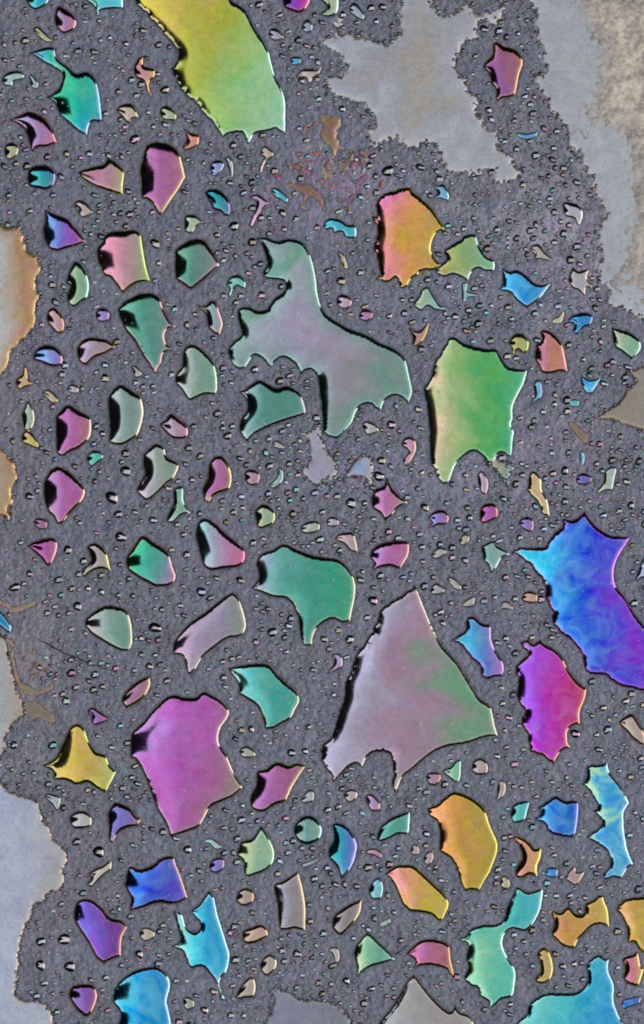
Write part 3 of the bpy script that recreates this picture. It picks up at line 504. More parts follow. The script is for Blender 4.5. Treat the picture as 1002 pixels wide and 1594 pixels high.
('drop', 'lilac crescent drop with a pink right corner', '', 'B0A8D0 A888A8', PK, {}, 'T10 180,880 210,865 240,880 265,905c 235,935 210,970 190,1010 175,1000 200,940 205,900'),
('drop', 'sky blue slanted drop', '', '68B0C8 5098B0', LT, {}, 'T10 275,850 290,835 320,850 350,885 340,905 315,890 295,880'),
('drop', 'pale beige wishbone drop', '', 'B0A8A0 A89888', CR, dict(s=.2), 'T10 225,690 240,650 265,660 285,690 250,720 230,770 220,750 245,700'),
('drop', 'blue-violet small drop', '', '7898D0 8080A8', LT, {}, 'T10 8,760 25,730 55,725 60,745 40,775 15,785'),
('drop', 'thin grey crescent drop', '', 'A0A8A8 98A098', LT, {}, 'T10 68,705 90,700 105,740 100,790 88,760'),
('drop', 'blue strip-shaped drop', '', '6088B8 7098C0', LT, dict(s=.18), 'T20 435,590 480,595 525,585 520,610 480,622 445,612'),
('drop', 'steel blue fish-tail drop', '', '80B0C8 6898B0', LT, {}, 'T20 55,815 80,825 110,820 135,870 125,895 90,885 65,885 80,860'),
('drop', 'pale grey hooked drop with a white rim', '', 'A0A0B0 A4A4B0', 'F0F0E8', {}, 'T21 640,-10 680,-15 715,0 732,40 712,90 690,60 650,45'),
('drop', 'green almond-shaped drop', '', 'B0B878 80B078 58A880', LT, {}, 'T01 335,245 365,265 390,310 400,360 390,410 365,430 330,455 305,440 295,400 310,360 290,345 305,290 325,255'),
('drop', 'grey-green heart-shaped drop', '', 'A0B8A0 98A898', CR, {}, 'T01 820,60 830,40 870,42 905,75c 875,95 850,125 822,110'),
('drop', 'grey-teal crescent drop with a pink rim', '', '98B0B0 84A0A0 909098', PK, {}, 'T01 870,440c 910,445 940,420 965,435 985,490 995,530 980,580c 950,570 925,540 915,490'),
('drop', 'lavender and brown wedge drop', '', 'B8A0C8 988898 908080', OR, dict(s=.22), 'T01 365,600 400,585 470,595 515,630c 470,660 420,680 380,712 350,690 340,640'),
('drop', 'blue and violet shell-shaped drop', '', '70A8E0 7488C8 8868A8', PK, {}, 'T01 145,670 160,640 195,620 240,625 270,655 282,690 265,715 220,718 180,700 155,690'),
('drop', 'dusty pink oval drop', '', 'C0A0B0 B08088', OR, {}, 'T01 205,505 215,465 245,455 275,490 288,530 280,560 255,570 225,540'),
('drop', 'violet round bubble-like drop', '', '9080B8 9878B0', PK, {}, 'T01 424,488 435,462 455,455 478,464 488,488 478,512 455,521 434,512'),
('drop', 'orange-tan pronged drop', '', 'B8A080 C89868', OR, {}, 'T01 70,780 100,750 110,715 125,770 140,795 110,810 85,820'),
('drop', 'beige comma-shaped drop', '', 'A8A090 B09C80', CR, {}, 'T01 190,830 220,820 250,850 258,875 230,880 205,855'),
('drop', 'pale lavender tiny drop', '', 'A0A0C0 B0A0A0', CR, {}, 'T01 300,820 320,795 350,815 335,840'),
('drop', 'grey small curved drop', '', 'A09C98 A8A098', CR, {}, 'T01 585,715 610,720 630,750 605,765'),
('drop', 'grey-green upright crescent drop', '', 'A8B0A8 88A090', CR, {}, 'T02 95,20 110,-20 125,-45 150,0 155,40 140,80 110,85'),
('drop', 'yellow ragged drop', '', 'B8A878 C0A868', YE, {}, 'T02 95,130 115,85 150,110 170,160 130,155'),
('drop', 'lavender drop with a pink right rim', '', 'B0A0C8 A08898 A07C88', PK, {}, 'T02 710,60 740,30 760,10 800,35 835,70 838,105 815,125 775,125 750,110 725,80'),
('drop', 'teal small leaf drop', '', '60B0A0 58A8A0', LT, {}, 'T02 385,205 410,175 445,180 460,205 440,225 410,248 395,235'),
('drop', 'magenta shield-shaped drop', '', 'C468A8 B45898 B07090', PK, {}, 'T02 120,600c 150,580 200,565 240,565 258,600 245,650 215,690 185,660 150,630'),
('drop', 'grey-pink crescent drop with a pale rim', '', 'C0B0C8 A498A0 98907C', YE, {}, 'T02 385,605 415,585 450,600 480,640 495,715c 455,705 410,715 370,745c 365,705 400,670 395,630'),
('drop', 'pale green pronged drop', '', 'B0C8B0 70A888 60A080', LT, {}, 'T02 770,380 775,340 815,340 820,400 848,455c 810,465 770,500 740,490 755,440 770,410'),
('drop', 'faint pink small drop', '', 'A88098 A87890', PK, {}, 'T02 150,490 180,475 210,495 200,525 170,525'),
('drop', 'deep blue scrap at the left edge', '', '2888B0 2078A0', LT, dict(s=.12), 'T03 -60,-30 10,10 50,70 40,100 10,80 -60,30'),
('drop', 'pink leaf-shaped drop with a yellow rim', '', 'B888A8 B07890 A88080', YE, {}, 'T03 540,400 560,360 610,315 665,290c 672,330 650,380 610,415 560,440c'),
('drop', 'purple arrowhead drop', '', '8078B8 9068A0 A87088', PK, {}, 'T03 390,445 420,435 490,485c 450,505 415,510 405,475'),
('drop', 'indigo arrowhead drop with a peach tip', '', '7074C8 7868A8 806890', OR, {}, 'T04 480,60 510,15 540,20 580,40 605,75 632,90c 610,120 570,130 530,150 500,195 485,180 480,110'),
('drop', 'whitish grey rounded drop', '', 'B0B0B8 A0A0A0', CR, {}, 'T03 310,925 340,895 380,895 408,925 405,960 370,975 325,970'),
('drop', 'grey-blue ragged small drop', '', '98A0AC 9098A0', CR, {}, 'T03 200,825 240,820 270,840 255,890 235,870'),
('drop', 'lilac crescent drop', '', 'A898C8 A090B0', CR, {}, 'T13 545,205 570,190 592,215 590,250 560,270 520,288c 545,250 555,225'),
('drop', 'grey flattened small drop', '', '98A0A0 A0A098', CR, {}, 'T13 135,620 170,605 205,645 165,660 140,650'),
('drop', 'pale blue-grey cupped drop', '', 'A0A8B8 98A0A0', CR, {}, 'T13 405,845 440,800 465,810 460,850 420,860'),
('drop', 'grey-pink rounded drop', '', 'A89CA4 A49490', CR, {}, 'T13 598,825 615,800 645,798 660,820 648,845 620,858'),
('drop', 'lavender and orange-rimmed drop', '', 'A890C0 A08098', OR, {}, 'T13 695,830 725,820 762,865 750,895 715,890'),
('drop', 'pink upright crescent drop', '', 'C890B8 B48090', YE, {}, 'T12 855,150 875,115 910,120 923,165 905,210 875,250c 862,215 885,180'),
('drop', 'grey fan-shaped drop', '', 'A8A8B0 A0A098', CR, {}, 'T12 680,60 700,42 735,55 755,85 735,100 705,108 690,90'),
('drop', 'dusky pink round drop', '', 'A88CA0 A08090', PK, {}, 'T12 155,280 180,258 215,270 225,300 205,330 170,325'),
('drop', 'yellow-green round drop', '', 'B8B888 90B088 88A880', YE, {}, 'T12 200,450 230,415 270,425 295,465 280,505 235,525 210,515 205,480'),
('drop', 'grey-teal leaning leaf drop', '', '98A8A8 809898', LT, {}, 'T12 265,330 300,290 310,250 328,270 325,310 290,345'),
('drop', 'grey lozenge-shaped drop', '', 'A8ACA8 98A498', CR, {}, 'T12 405,525 430,495 475,488 493,515 475,540 430,548'),
('drop', 'lavender grey blunt drop', '', 'A8A0B8 A09898', CR, {}, 'T12 520,490 545,470 575,485 570,510 535,515'),
('drop', 'pale pink three-cornered drop', '', 'C8A8C0 A89098 A09088', CR, {}, 'T12 560,570 580,545 635,540 655,580 662,630c 630,625 600,595'),
('drop', 'grey split small drop', '', '9C9CA0 A0A098', CR, {}, 'T12 280,150 300,130 335,160 310,170'),
('drop', 'cyan wavy drop', '', '58C0D0 3898B0 48A0B0', LT, dict(s=.22), 'T11 505,90 530,55 580,60 610,80 650,90 652,140 610,145 590,120 555,125 545,105 520,110'),
('drop', 'pale teal comma drop', '', '80B8A8 70A8A0', LT, {}, 'T11 75,350 95,315 130,308 160,340 155,370 125,360 105,375 85,405 90,370'),
('drop', 'lilac-pink round drop', '', 'B0A0C0 A88C90', PK, {}, 'T11 565,425 585,395 620,405 635,435 610,462 580,455'),
('drop', 'plum small round drop', '', 'A080A8 A07898', PK, {}, 'T11 665,490 685,462 720,470 728,490 705,515 675,510'),
('drop', 'beige thin crescent drop', '', 'B0A898 A89C88', CR, {}, 'T11 570,210 595,215 615,270 605,285 590,255'),
('drop', 'tan three-pointed drop with an orange rim', '', 'A88890 A88470 A88C68', OR, {}, 'T11 890,545 910,555 940,555 980,515c 968,570 945,610 910,628 905,590'),
('drop', 'pale teal scrap of film', '', '88B0A8 80A8A8', LT, dict(s=.15), 'T21 190,350 215,345 215,380 260,400 220,410 195,430'),
('drop', 'yellow and aqua ragged drop', '', 'A8B080 88B098 60A8B0', LT, dict(s=.16), 'T21 -25,430 0,400 10,370 40,360 60,390 90,440 115,460 80,470 40,450 10,470 -20,450'),
('drop', 'grey-white boomerang drop', '', 'A8A0A0 A89C98', 'F0E8D8', {}, 'T21 495,190 530,170 560,205 605,250c 560,245 520,240 490,260c 515,225'),
('drop', 'grey star-shaped drop', '', 'A0A0AC A09CA0', CR, dict(s=.17), 'T21 665,330 685,270c 710,290 755,285 750,320 775,365c 745,370 740,400 710,380 680,365'),
('drop', 'blue heart-shaped drop', '', '58A8D8 3080B8 3C78B0', 'B0C0F0', {}, 'T21 660,515 690,485 740,475 775,495 765,530 735,545 705,575 685,560 690,530'),
('drop', 'pale yellow tiny drop', '', 'B0A888 B0B090', CR, dict(s=.18), 'T21 590,515 625,490 645,470 640,510 620,530'),
('drop', 'olive yellow round drop', '', 'B8A878 A0A468 98A870', YE, {}, 'T21 400,610 420,575 460,570 490,605 488,640 465,660 440,645 415,665 410,635'),
('drop', 'pale green helmet-shaped drop', '', 'C8B8A0 88AC90 68A080', LT, dict(s=.22), 'T21 855,540c 900,550 945,565 985,600 990,640 950,690c 910,660 870,630 860,590'),
('drop', 'bright blue small triangle', '', '50A8D8 3090C8', LT, dict(s=.18), 'T21 720,765 760,775 810,770c 790,805 760,840 735,820'),
('drop', 'aqua tiny square drop', '', '78B0B8 68A8B0', LT, dict(s=.18), 'T21 668,875 690,862 712,870 705,895 680,895'),
('drop', 'aqua crescent drop', '', '78B8C8 68A0B8', 'C0B0E0', {}, 'T21 510,800 535,775 550,820 540,860 490,890c 515,845'),
('drop', 'lavender spindle drop', '', 'B0A8B8 A090A0', PK, {}, 'T22 260,300 280,265 310,320 300,375c 275,360'),
('drop', 'blue and mauve scoop-shaped drop', '', '90A8E0 8878B0 A06898', PK, {}, 'T22 38,475 70,445 110,440 135,475 120,505 80,510 35,525c 55,495'),
('drop', 'magenta small squarish drop', '', 'B868A8 A05890', OR, {}, 'T22 270,450 290,415 335,412 355,455 340,480 300,500 275,495'),
('drop', 'tan wavy upright crescent', '', 'B8A080 C0A080 A89880', 'E8ECC0', dict(s=.16), 'T22 490,290 510,265 545,300 550,350 575,400 585,470c 550,460 530,410 500,380 480,350c'),
('drop', 'purple rhombus drop', '', '8080B8 8C689C', PK, {}, 'T22 445,495 480,470 510,490 505,535 470,530'),
('drop', 'indigo oval drop with a red rim', '', '7078B8 686098', PK, {}, 'T22 702,295 730,275 765,290 768,315 735,330 705,320'),
('drop', 'pale yellow and grey-blue scrap', '', 'C0B890 90A0A8', LT, dict(s=.14), 'T22 790,365 820,320 830,265 875,250 872,300 860,350 830,355'),
('drop', 'grey-teal ragged drop', '', '88A8A0 78A098 80A098', LT, dict(s=.14), 'T22 280,600 330,575 350,600 385,620 403,640c 370,655 345,700 320,725c 310,690 290,670 280,630'),
('drop', 'lavender scrap cut by the right edge', '', 'A8A8C8 9898B0', LT, dict(s=.12), 'T22 965,755 985,680 1010,640 1060,620 1060,780 1000,745'),
('drop', 'orange-grey small oval drop', '', 'B89080 A89088', OR, {}, 'T22 458,830 480,802 520,810 530,840 510,858 470,850'),
('drop', 'grey bell-shaped drop', '', 'A0A0A8 989898', CR, {}, 'T22 50,800 75,765 115,795 100,815 65,820'),
('drop', 'grey slanted drop', '', 'A0A4A0 9C9898', CR, {}, 'T22 190,860 240,825 245,860 215,875'),
('drop', 'grey low mound-shaped drop', '', 'A09CA0 989490', CR, {}, 'T22 360,870 390,845 420,880 395,885'),
('drop', 'silver grey drop with a pointed left', '', 'A4A4AC 9C9C9C', CR, {}, 'T22 55,640 90,605 122,625 100,650 75,660'),
('drop', 'grey beak-shaped drop', '', 'A4A098 A09890', CR, {}, 'T22 180,575 205,545 225,570 195,600'),
('drop', 'pale grey slanting oval drop', '', '9CA09C A0A0A0', CR, {}, 'T22 125,745 160,745 190,790 160,795'),
('drop', 'blue thin vertical drop', '', '5098B8 5890B0', LT, dict(s=.18), 'T22 715,185 730,180 738,210 728,242 718,225'),
('drop', 'beige grey almond drop near the right edge', '', 'B0A098 A09088', OR, {}, 'T23 890,500 920,470 950,460 985,510 1010,560 1000,600 960,580 920,540'),
('drop', 'mint green teardrop', '', 'A8C8A8 68A888', LT, {}, 'T23 100,715c 140,695 180,665 188,710 185,745 168,770 130,745'),
('drop', 'rosy grey round drop', '', 'B0A0A4 A09490', CR, {}, 'T23 232,705 250,665 285,660 308,695 300,728 260,735'),
('drop', 'grey-pink thin crescent drop', '', 'A8A0A8 A89490', CR, {}, 'T23 345,830 350,780 370,755 388,790 375,830 345,850'),
('drop', 'plum and gold small drop', '', '9878A8 A88080', OR, {}, 'T23 30,740 50,722 90,725 98,750 75,780 45,775'),
('drop', 'aqua small cup-shaped drop', '', '68B8B8 58A8A8', LT, {}, 'T24 405,65 415,30 440,12 488,10 485,50 470,95 430,110 415,100'),
('drop', 'ochre crescent drop', '', 'C8A080 B09860 A89858', YE, {}, 'T24 525,690 560,660 590,700 600,760 585,805 550,825 515,805 540,770 535,720'),
('drop', 'magenta and orange edge drop', '', 'C060A8 C07880 B89058', YE, {}, 'T24 905,710 950,690 975,680 990,740 1004,760 980,830 940,830 910,800 915,750'),
('drop', 'blue small smear-shaped drop', '', '3878C8 4868A8', LT, dict(s=.18), 'T24 905,900 940,885 985,880 980,910 930,930 910,935'),
('drop', 'blue small rounded drop', '', '60A0D8 4880B8', LT, {}, 'T24 560,330 580,305 615,310 615,340 590,352'),
('drop', 'faded pink fan-shaped drop', '', 'A08890 A88C88', CR, dict(s=.16), 'T24 650,350 690,300 705,325 738,325 700,385 670,370'),
('drop', 'khaki oval drop', '', 'B0A888 A09C80', CR, {}, 'T24 360,370 380,340 405,370 395,400 370,395'),
('drop', 'pinkish grey lozenge drop', '', 'A89CA4 A49090', CR, {}, 'T24 20,265 50,230 65,260 40,295'),
('drop', 'sea green round drop', '', '80B8A0 5C9C88 68A088', LT, {}, 'T14 372,140 390,95 430,70 470,80 503,130 490,180 440,205 395,190'),
('drop', 'teal shell drop with a pointed upper right', '', '70B8A8 489880 589890', LT, dict(s=.22), 'T14 750,145 770,110 820,75 895,50c 895,100 885,155 840,160 800,180 750,188'),
('drop', 'brown-grey leaf drop with a cream rim', '', 'A49CA4 887C84 8C8080', 'F0D8B0', {}, 'T14 545,540 570,500 625,465 680,445c 675,500 650,545 610,590 580,608 550,580'),
('drop', 'aqua half-round drop', '', '90C0C8 60A0B0', LT, {}, 'T14 708,405 730,360 755,350 775,390 765,440 730,450 715,430'),
('drop', 'tan round drop', '', 'A89890 A08C80', OR, {}, 'T14 118,440 140,400 180,400 200,435 180,470 140,475'),
('drop', 'tan mitten-shaped drop', '', 'B8A090 B09078', OR, {}, 'T14 148,590 185,570 235,560 262,600 240,625 195,645 155,640'),
('drop', 'beige grey egg-shaped drop', '', 'ACA4A0 A0948C', CR, {}, 'T14 225,735 265,690 300,720 290,760 250,788'),
('drop', 'beige grey scoop-shaped drop', '', 'B0A49C A09088', CR, {}, 'T14 110,890c 140,830 185,790 207,830 195,880 150,890'),
('drop', 'purple-blue round drop', '', '8080C8 806CA8', PK, {}, 'T14 0,290 25,262 60,265 65,300 35,330 5,320'),
('drop', 'grey-blue flat smear drop', '', '90A0B0 8C98A0', LT, dict(s=.14), 'T14 410,290 475,268 460,290 420,305'),
('drop', 'grey-green dash-shaped drop', '', '98A8A0 90A098', LT, dict(s=.16), 'T14 755,555 800,530 805,550 775,570'),
('drop', 'pale grey hook drop', '', 'A4A4A8 9C9894', CR, {}, 'T14 530,670 565,660 580,700 565,730 550,690'),
('drop', 'pink thin arc drop', '', 'A890A0 A88898', PK, {}, 'T14 695,235 740,220 768,260 730,250'),
('drop', 'mauve grey small drop', '', 'A8989C A09090', CR, {}, 'T14 895,235 915,200 935,230 920,252'),
('drop', 'purple round drop with an orange rim', '', '7868B8 8058A0 885080', OR, {}, 'T04 305,875 320,835 370,822 415,830 435,870 425,920 390,970 350,950 320,910'),
('drop', 'cream crescent drop with a forked top', '', 'C0B8B0 B0A8A0', CR, {}, 'T04 375,350 420,310 460,295 495,265c 495,310 450,350 410,395c 385,380 405,345'),
('drop', 'beige tiny winged drop', '', 'A89C90 B0A090', CR, dict(s=.2), 'T04 620,600 650,570 690,600 650,635'),
('drop', 'grey-green tiny drop', '', '98A090 909890', CR, {}, 'T04 815,890 850,885 865,920 830,940'),
('drop', 'pale teal hook drop', '', '90B0A8 98B0A8', LT, dict(s=.2), 'T04 905,190 940,175 985,210 960,225 935,200'),
]
# small round bubbles: x,y,r in each close-up
BUBBLES = '''T00 600,620,26 395,685,19 570,680,12 485,168,16 575,955,19 130,940,18 505,955,12 295,685,18 480,345,13 510,350,13 200,375,15 660,500,14 735,400,22 700,330,12 560,195,14 375,95,14
T10 795,762,28 940,745,22 710,738,18 590,485,18 650,710,15 440,480,14 405,515,14 430,625,20 860,760,14 850,800,10 90,815,18 325,950,22 385,975,24 265,970,15 150,860,18 220,20,22 310,68,19 350,140,18 325,200,14 360,215,12 350,305,10 485,440,20 720,35,18 770,30,18 740,95,18 655,100,14 410,360,18 210,590,10 700,830,16
T20 15,745,18 290,130,22 470,430,18 310,490,18 380,630,15 490,630,12 440,150,14 500,540,14 250,250,16 240,330,18
T01 690,170,28 705,255,18 965,130,17 745,150,12 505,545,13 465,770,24 465,710,17 430,815,14 130,30,20 650,690,14 950,590,14 460,380,12
T11 585,337,23 800,492,17 520,390,16 400,75,21 108,92,24 30,130,20 330,105,17 100,180,13 320,30,17 525,292,16 230,400,20 200,730,20 95,790,15 640,90,10 740,400,14 860,420,16 700,640,10 960,715,13 985,625,13 60,170,12 170,300,15
T21 600,885,20 570,985,17 525,600,20 50,625,16 320,445,13 430,680,17 160,495,18 410,505,16 730,685,15 860,755,13 450,945,18 505,850,12 110,520,12 880,900,12 635,410,12
T02 560,268,27 500,385,36 525,460,22 600,450,17 540,560,30 65,785,27 300,620,26 345,870,26 690,965,33 455,455,15 390,790,18 450,805,18 130,725,18 525,820,14 855,305,15 985,435,17 815,550,17 830,640,23 895,805,24 800,865,18 815,780,13 830,520,13 680,485,22 455,100,15 440,270,13 720,885,15 965,745,18 130,380,22 890,200,20 480,300,11
T12 810,60,22 765,220,24 755,290,26 630,410,28 960,430,26 880,480,22 935,548,18 945,605,18 860,740,17 730,785,15 730,845,24 700,920,19 670,965,15 770,800,10 950,670,14 680,715,13 105,450,20 145,430,17 45,435,18 238,568,15 138,755,20 35,745,15 205,880,15 260,880,15 280,985,25 500,450,18 690,410,15 730,480,14 135,210,20 265,245,22 80,110,22 140,380,18 565,380,18 490,572,22 320,520,10 790,750,12 985,700,12
T22 205,665,19 225,475,19 25,430,20 10,600,17 20,670,16 555,525,17 450,140,17 570,75,18 465,25,18 375,390,17 335,830,19 435,735,15 95,895,19 105,945,18 890,445,18 820,465,18 945,420,22 650,265,24 595,278,18 655,338,17 205,285,17 10,275,18 460,285,15 50,700,12 375,545,15 140,855,15 500,130,12 790,235,14
T03 665,250,19 690,200,13 740,315,20 990,230,17 1000,340,18 455,340,15 495,610,17 435,560,15 585,745,14 200,210,16 175,255,17 240,380,15 500,560,10
T13 510,128,21 625,130,24 670,78,15 705,38,19 280,95,21 205,142,20 290,172,10 340,185,15 130,208,15 460,265,17 480,228,12 190,455,15 185,530,20 440,520,17 430,440,13 265,590,15 370,245,13 60,340,17 50,230,15 525,890,20 572,875,20 370,882,15 530,815,16 930,795,17 805,875,11 140,935,22 145,870,15 730,790,13 730,745,11 365,635,20 425,628,18 630,705,16 455,745,12 495,360,11 60,970,18 670,950,11
T23 920,405,20 820,435,17 840,532,25 790,555,15 800,620,20 370,415,17 365,345,18 398,478,22 345,650,19 390,610,17 385,125,18 120,50,14 70,20,14 695,550,26 210,780,14 500,765,14 455,790,13 590,765,14 620,800,12 560,800,12 520,830,15 655,745,14 680,780,14 890,715,14 380,535,13 770,470,13
T04 285,625,30 180,635,24 180,740,32 310,745,28 705,695,17 910,940,23 620,690,24 195,820,22 340,190,22 440,235,30 235,500,16 835,225,21 850,340,13 895,365,12 640,190,14 470,795,18 830,810,15 520,430,16 750,690,13 250,950,18
T14 705,305,21 655,388,16 465,355,20 365,40,17 400,195,10 690,155,12 965,155,17 540,400,10 505,600,20 720,845,20 610,810,19 820,505,16 390,690,22 515,725,12 150,965,18 170,720,15 640,620,13 545,440,10 825,255,14 80,470,12 500,690,12 300,660,10
T24 30,155,18 260,85,11 245,235,10 610,430,16 670,430,18 740,440,15 560,430,12 100,590,20 690,735,16 640,745,17 465,635,15 405,915,16 370,270,12 600,250,16 730,260,14 770,300,16 210,460,14 230,490,12 960,60,13 590,215,14 430,665,12'''
# ---------------------------------------------------------------- labels from places
ANCH = []      # (x, y, radius, short)
def bearing(dx, dy):
    a = math.degrees(math.atan2(-dy, dx)) % 360
    return ['right of', 'upper right of', 'above', 'upper left of', 'left of', 'lower left of', 'below', 'lower right of'][int(((a+22.5) % 360)//45)]
ORD = ['', ', second nearest', ', third nearest', ', fourth nearest', ', fifth nearest', ', sixth nearest', ', seventh nearest', ', eighth nearest', ', ninth nearest', ', tenth nearest', ', eleventh nearest', ', twelfth nearest', ', thirteenth nearest', ', fourteenth nearest']
def nearest_anchor(x, y):
    best = None
    for P, c, short in ANCH:
        d = np.sqrt(((P-np.array([x, y]))**2).sum(1)); k = int(d.argmin())
        if best is None or d[k] < best[0]: best = (float(d[k]), x-P[k, 0], y-P[k, 1], x-c[0], y-c[1], short)
    d, ex, ey, cx, cy, short = best
    return d, bearing(ex+0.25*cx, ey+0.25*cy), short

def hexc(s): return np.array([int(s[i:i+2], 16) for i in (0, 2, 4)], float)
OUT = []
for e in THINGS:
    pts = parse(e[6]); A0 = abs(area2(np.array([p[:2] for p in pts]))); q = math.sqrt(A0)
    P = smooth_outline(pts, 2.0 if q > 60 else (1.4 if q > 25 else 1.0))
    r = e[5].get('r', 0.8 if q > 25 else 0.35)
    rn = random.Random(int(P[:, 0].sum()*7) % 9973)
    if e[0] in ('film', 'crust'):
        P = scallop(P, r*1.3, rn, 0.7, 2.6)
    P = scallop(P, r, rn, 0.65 if r > 1.3 else 0.4, 1.0, 0.12 if e[0] in ('pool', 'drop') else 1.0)
    if area2(P) < 0: P = P[::-1]
    OUT.append(P)
for e, P in zip(THINGS, OUT):
    if e[2]: ANCH.append((P, P.mean(0), 'the '+e[2]))

# ---------------------------------------------------------------- the grey skin: one sheet with hollows under the pools
GX = np.arange(-150, W0+151, 2.5); GY = np.arange(-150, H0+151, 2.5); nx, ny = len(GX), len(GY)
mask = np.zeros((ny, nx), bool)
for P in OUT:
    x0, y0 = P.min(0); x1, y1 = P.max(0)
    i0, i1 = np.searchsorted(GX, [x0, x1]); j0, j1 = np.searchsorted(GY, [y0, y1])
    if i1 <= i0 or j1 <= j0: continue
    XX, YY = np.meshgrid(GX[i0:i1], GY[j0:j1]); k = inside(np.stack([XX.ravel(), YY.ravel()], 1), P).reshape(XX.shape)
    mask[j0:j1, i0:i1] |= k
def smooth_field(sig, seed):
    r = np.random.default_rng(seed).standard_normal((ny, nx)); f = np.fft.rfft2(r)
    ky = np.fft.fftfreq(ny)[:, None]; kx = np.fft.rfftfreq(nx)[None]
    f *= np.exp(-2*(math.pi**2)*(kx**2+ky**2)*(sig/2.5)**2); o = np.fft.irfft2(f, (ny, nx)); return o/o.std()
Z = 0.30*smooth_field(3.0, 1)+0.45*smooth_field(7, 2)+0.8*smooth_field(25, 3)*0.5
Z = np.clip(Z, -1.6, 1.4)
Z = np.where(mask, -3.0, Z)
XX, YY = np.meshgrid(GX, GY)
V = to_world(np.stack([XX.ravel(), YY.ravel()], 1), Z.ravel())
idx = np.arange(nx*ny).reshape(ny, nx)
F = np.stack([idx[:-1, :-1].ravel(), idx[1:, :-1].ravel(), idx[1:, 1:].ravel(), idx[:-1, 1:].ravel()], 1)
me = bpy.data.meshes.new('grey_skin'); me.vertices.add(len(V)); me.vertices.foreach_set('co', V.astype(np.float32).ravel())
me.loops.add(F.size); me.loops.foreach_set('vertex_index', F.ravel().astype(np.int32))
me.polygons.add(len(F)); me.polygons.foreach_set('loop_start', np.arange(0, F.size, 4, dtype=np.int32))
me.update(); me.validate(); me.polygons.foreach_set('use_smooth', np.ones(len(F), bool))
# stains: brownish or paler residue that has dried on the skin
st = np.ones((ny, nx, 3)); n8 = smooth_field(5, 8)*0.5+smooth_field(14, 9)*0.6+smooth_field(2.6, 10)*0.35
for (sx, sy, rx, ry, tint, amt) in [(800, 310, 140, 100, (1.45, 1.40, 1.34), 1.0), (520, 290, 90, 70, (1.35, 1.22, 1.3), 1.0), (880, 420, 90, 90, (1.35, 1.28, 1.3), .9),
        (40, 1060, 60, 130, (1.3, 1.2, 1.1), 1), (700, 740, 120, 60, (1.25, 1.22, 1.25), .8), (860, 700, 120, 80, (1.25, 1.18, 1.2), .9), (540, 730, 70, 50, (1.3, 1.3, 1.4), .9),
        (90, 1350, 90, 120, (1.1, 1.0, .95), .8), (20, 90, 60, 90, (1.2, 1.1, 1.05), .9), (690, 470, 110, 50, (1.2, 1.2, 1.25), .8), (10, 700, 50, 200, (1.15, 1.05, 1.0), .8)]:
    g = np.exp(-(((XX-sx)/rx)**2+((YY-sy)/ry)**2)*1.2)*amt; g = np.clip(g*(1.0+0.7*n8), 0, 1)[..., None]
    st *= 1+g*(np.array(tint)-1)
ca = me.color_attributes.new('stain', 'FLOAT_COLOR', 'POINT')
ca.data.foreach_set('color', np.concatenate([st.reshape(-1, 3), np.ones((nx*ny, 1))], 1).astype(np.float32).ravel())
me.materials.append(M_SKIN)
skin = bpy.data.objects.new('ground', me); col.objects.link(skin); skin['kind'] = 'structure'
skin['label'] = 'dark grey leathery wet surface between the pools'

# ---------------------------------------------------------------- pools, films, drops
NAMES = {'pool': ('oil_pool', 'oil pool', 'large oil pools'), 'film': ('oil_film_patch', 'film patch', 'dull film patches'), 'crust': ('oil_film_patch', 'film patch', 'dull film patches'),
         'residue': ('dried_smear', 'smear', 'dried smears'), 'drop': ('oil_drop', 'oil drop', 'smaller oil drops')}
used = {}
def unique(l):
    l0 = l; k = 1
    while l in used:
        l = l0+(ORD[k] if k < len(ORD) else ''); k += 1
        if k > len(ORD)+2: break
    used[l] = 1; return l
def film_colors(V, D, w, stops, rim, g, n, seed, edge=None, sc=0.28, vivid=(1.0, (1, 1, 1))):
    x0, y0 = V.min(0); x1, y1 = V.max(0); a = math.radians(g); ux, uy = math.cos(a), math.sin(a)
    t = V[:, 0]*ux+V[:, 1]*uy; t0, t1 = np.percentile(t, 1), np.percentile(t, 99); u = (t-t0)/(t1-t0+1e-6)
    q = math.hypot(x1-x0, y1-y0)
    nz = np.array([fbm(x+0.5*q*noise.noise(Vector((x/(q*.3), y/(q*.3), seed))), y, max(6, q*sc), seed+3.3) for x, y in V])
    u = np.clip(u+n*nz*0.55, 0, 1)*(len(stops)-1)
    i = np.minimum(u.astype(int), len(stops)-2); f = (u-i)[:, None]; C = np.array([s2l(hexc(s)) for s in stops]); lum = C.mean(1, keepdims=True); C = np.clip((lum+(C-lum)*vivid[0])*np.array(vivid[1]), 0.004, 1)
    c = C[i]*(1-f)+C[i+1]*f
    if edge:
        k = np.exp(-np.maximum(D, 0)*(1+0.6*nz)/edge[1])[:, None]; c = c*(1-k)+s2l(hexc(edge[0]))*k
    e = np.clip(1-(D-0.3*w)/(2.4*w), 0, 1)[:, None]**1.5
    return c*(1-e*0.8)+s2l(hexc(rim))*e*0.8
def vividness(kind, stops, P):
    """saturation and balance of a film's colours, by family"""
    one = (1.0, 1.0, 1.0)
    if kind not in ('pool', 'drop'): return 1.0, one
    c = np.mean([hexc(s) for s in stops], 0); left = P[:, 0].mean() < 560
    if c.max()-c.min() < 40: return 1.0, one
    if c[2] >= c.max()-12 and c[0] < 150: return 1.12, (.94, .97, 1.0)         # blue, cyan and violet
    if c[0] >= c.max()-1 and c[2] > c[1]+15: return (0.95, (.74, .72, .88)) if left else (1.05, (.9, .9, 1.0))   # pinks
    if c[2] < 130 and abs(c[0]-c[1]) < 28: return 1.02, (1.0, .98, .95)                            # yellows
    if c[1] >= c.max()-1: return (0.76, (1.0, .97, 1.06)) if left else (1.0, (.95, .97, 1.0))    # greens and teals
    return (0.9, one) if left else (1.05, one)
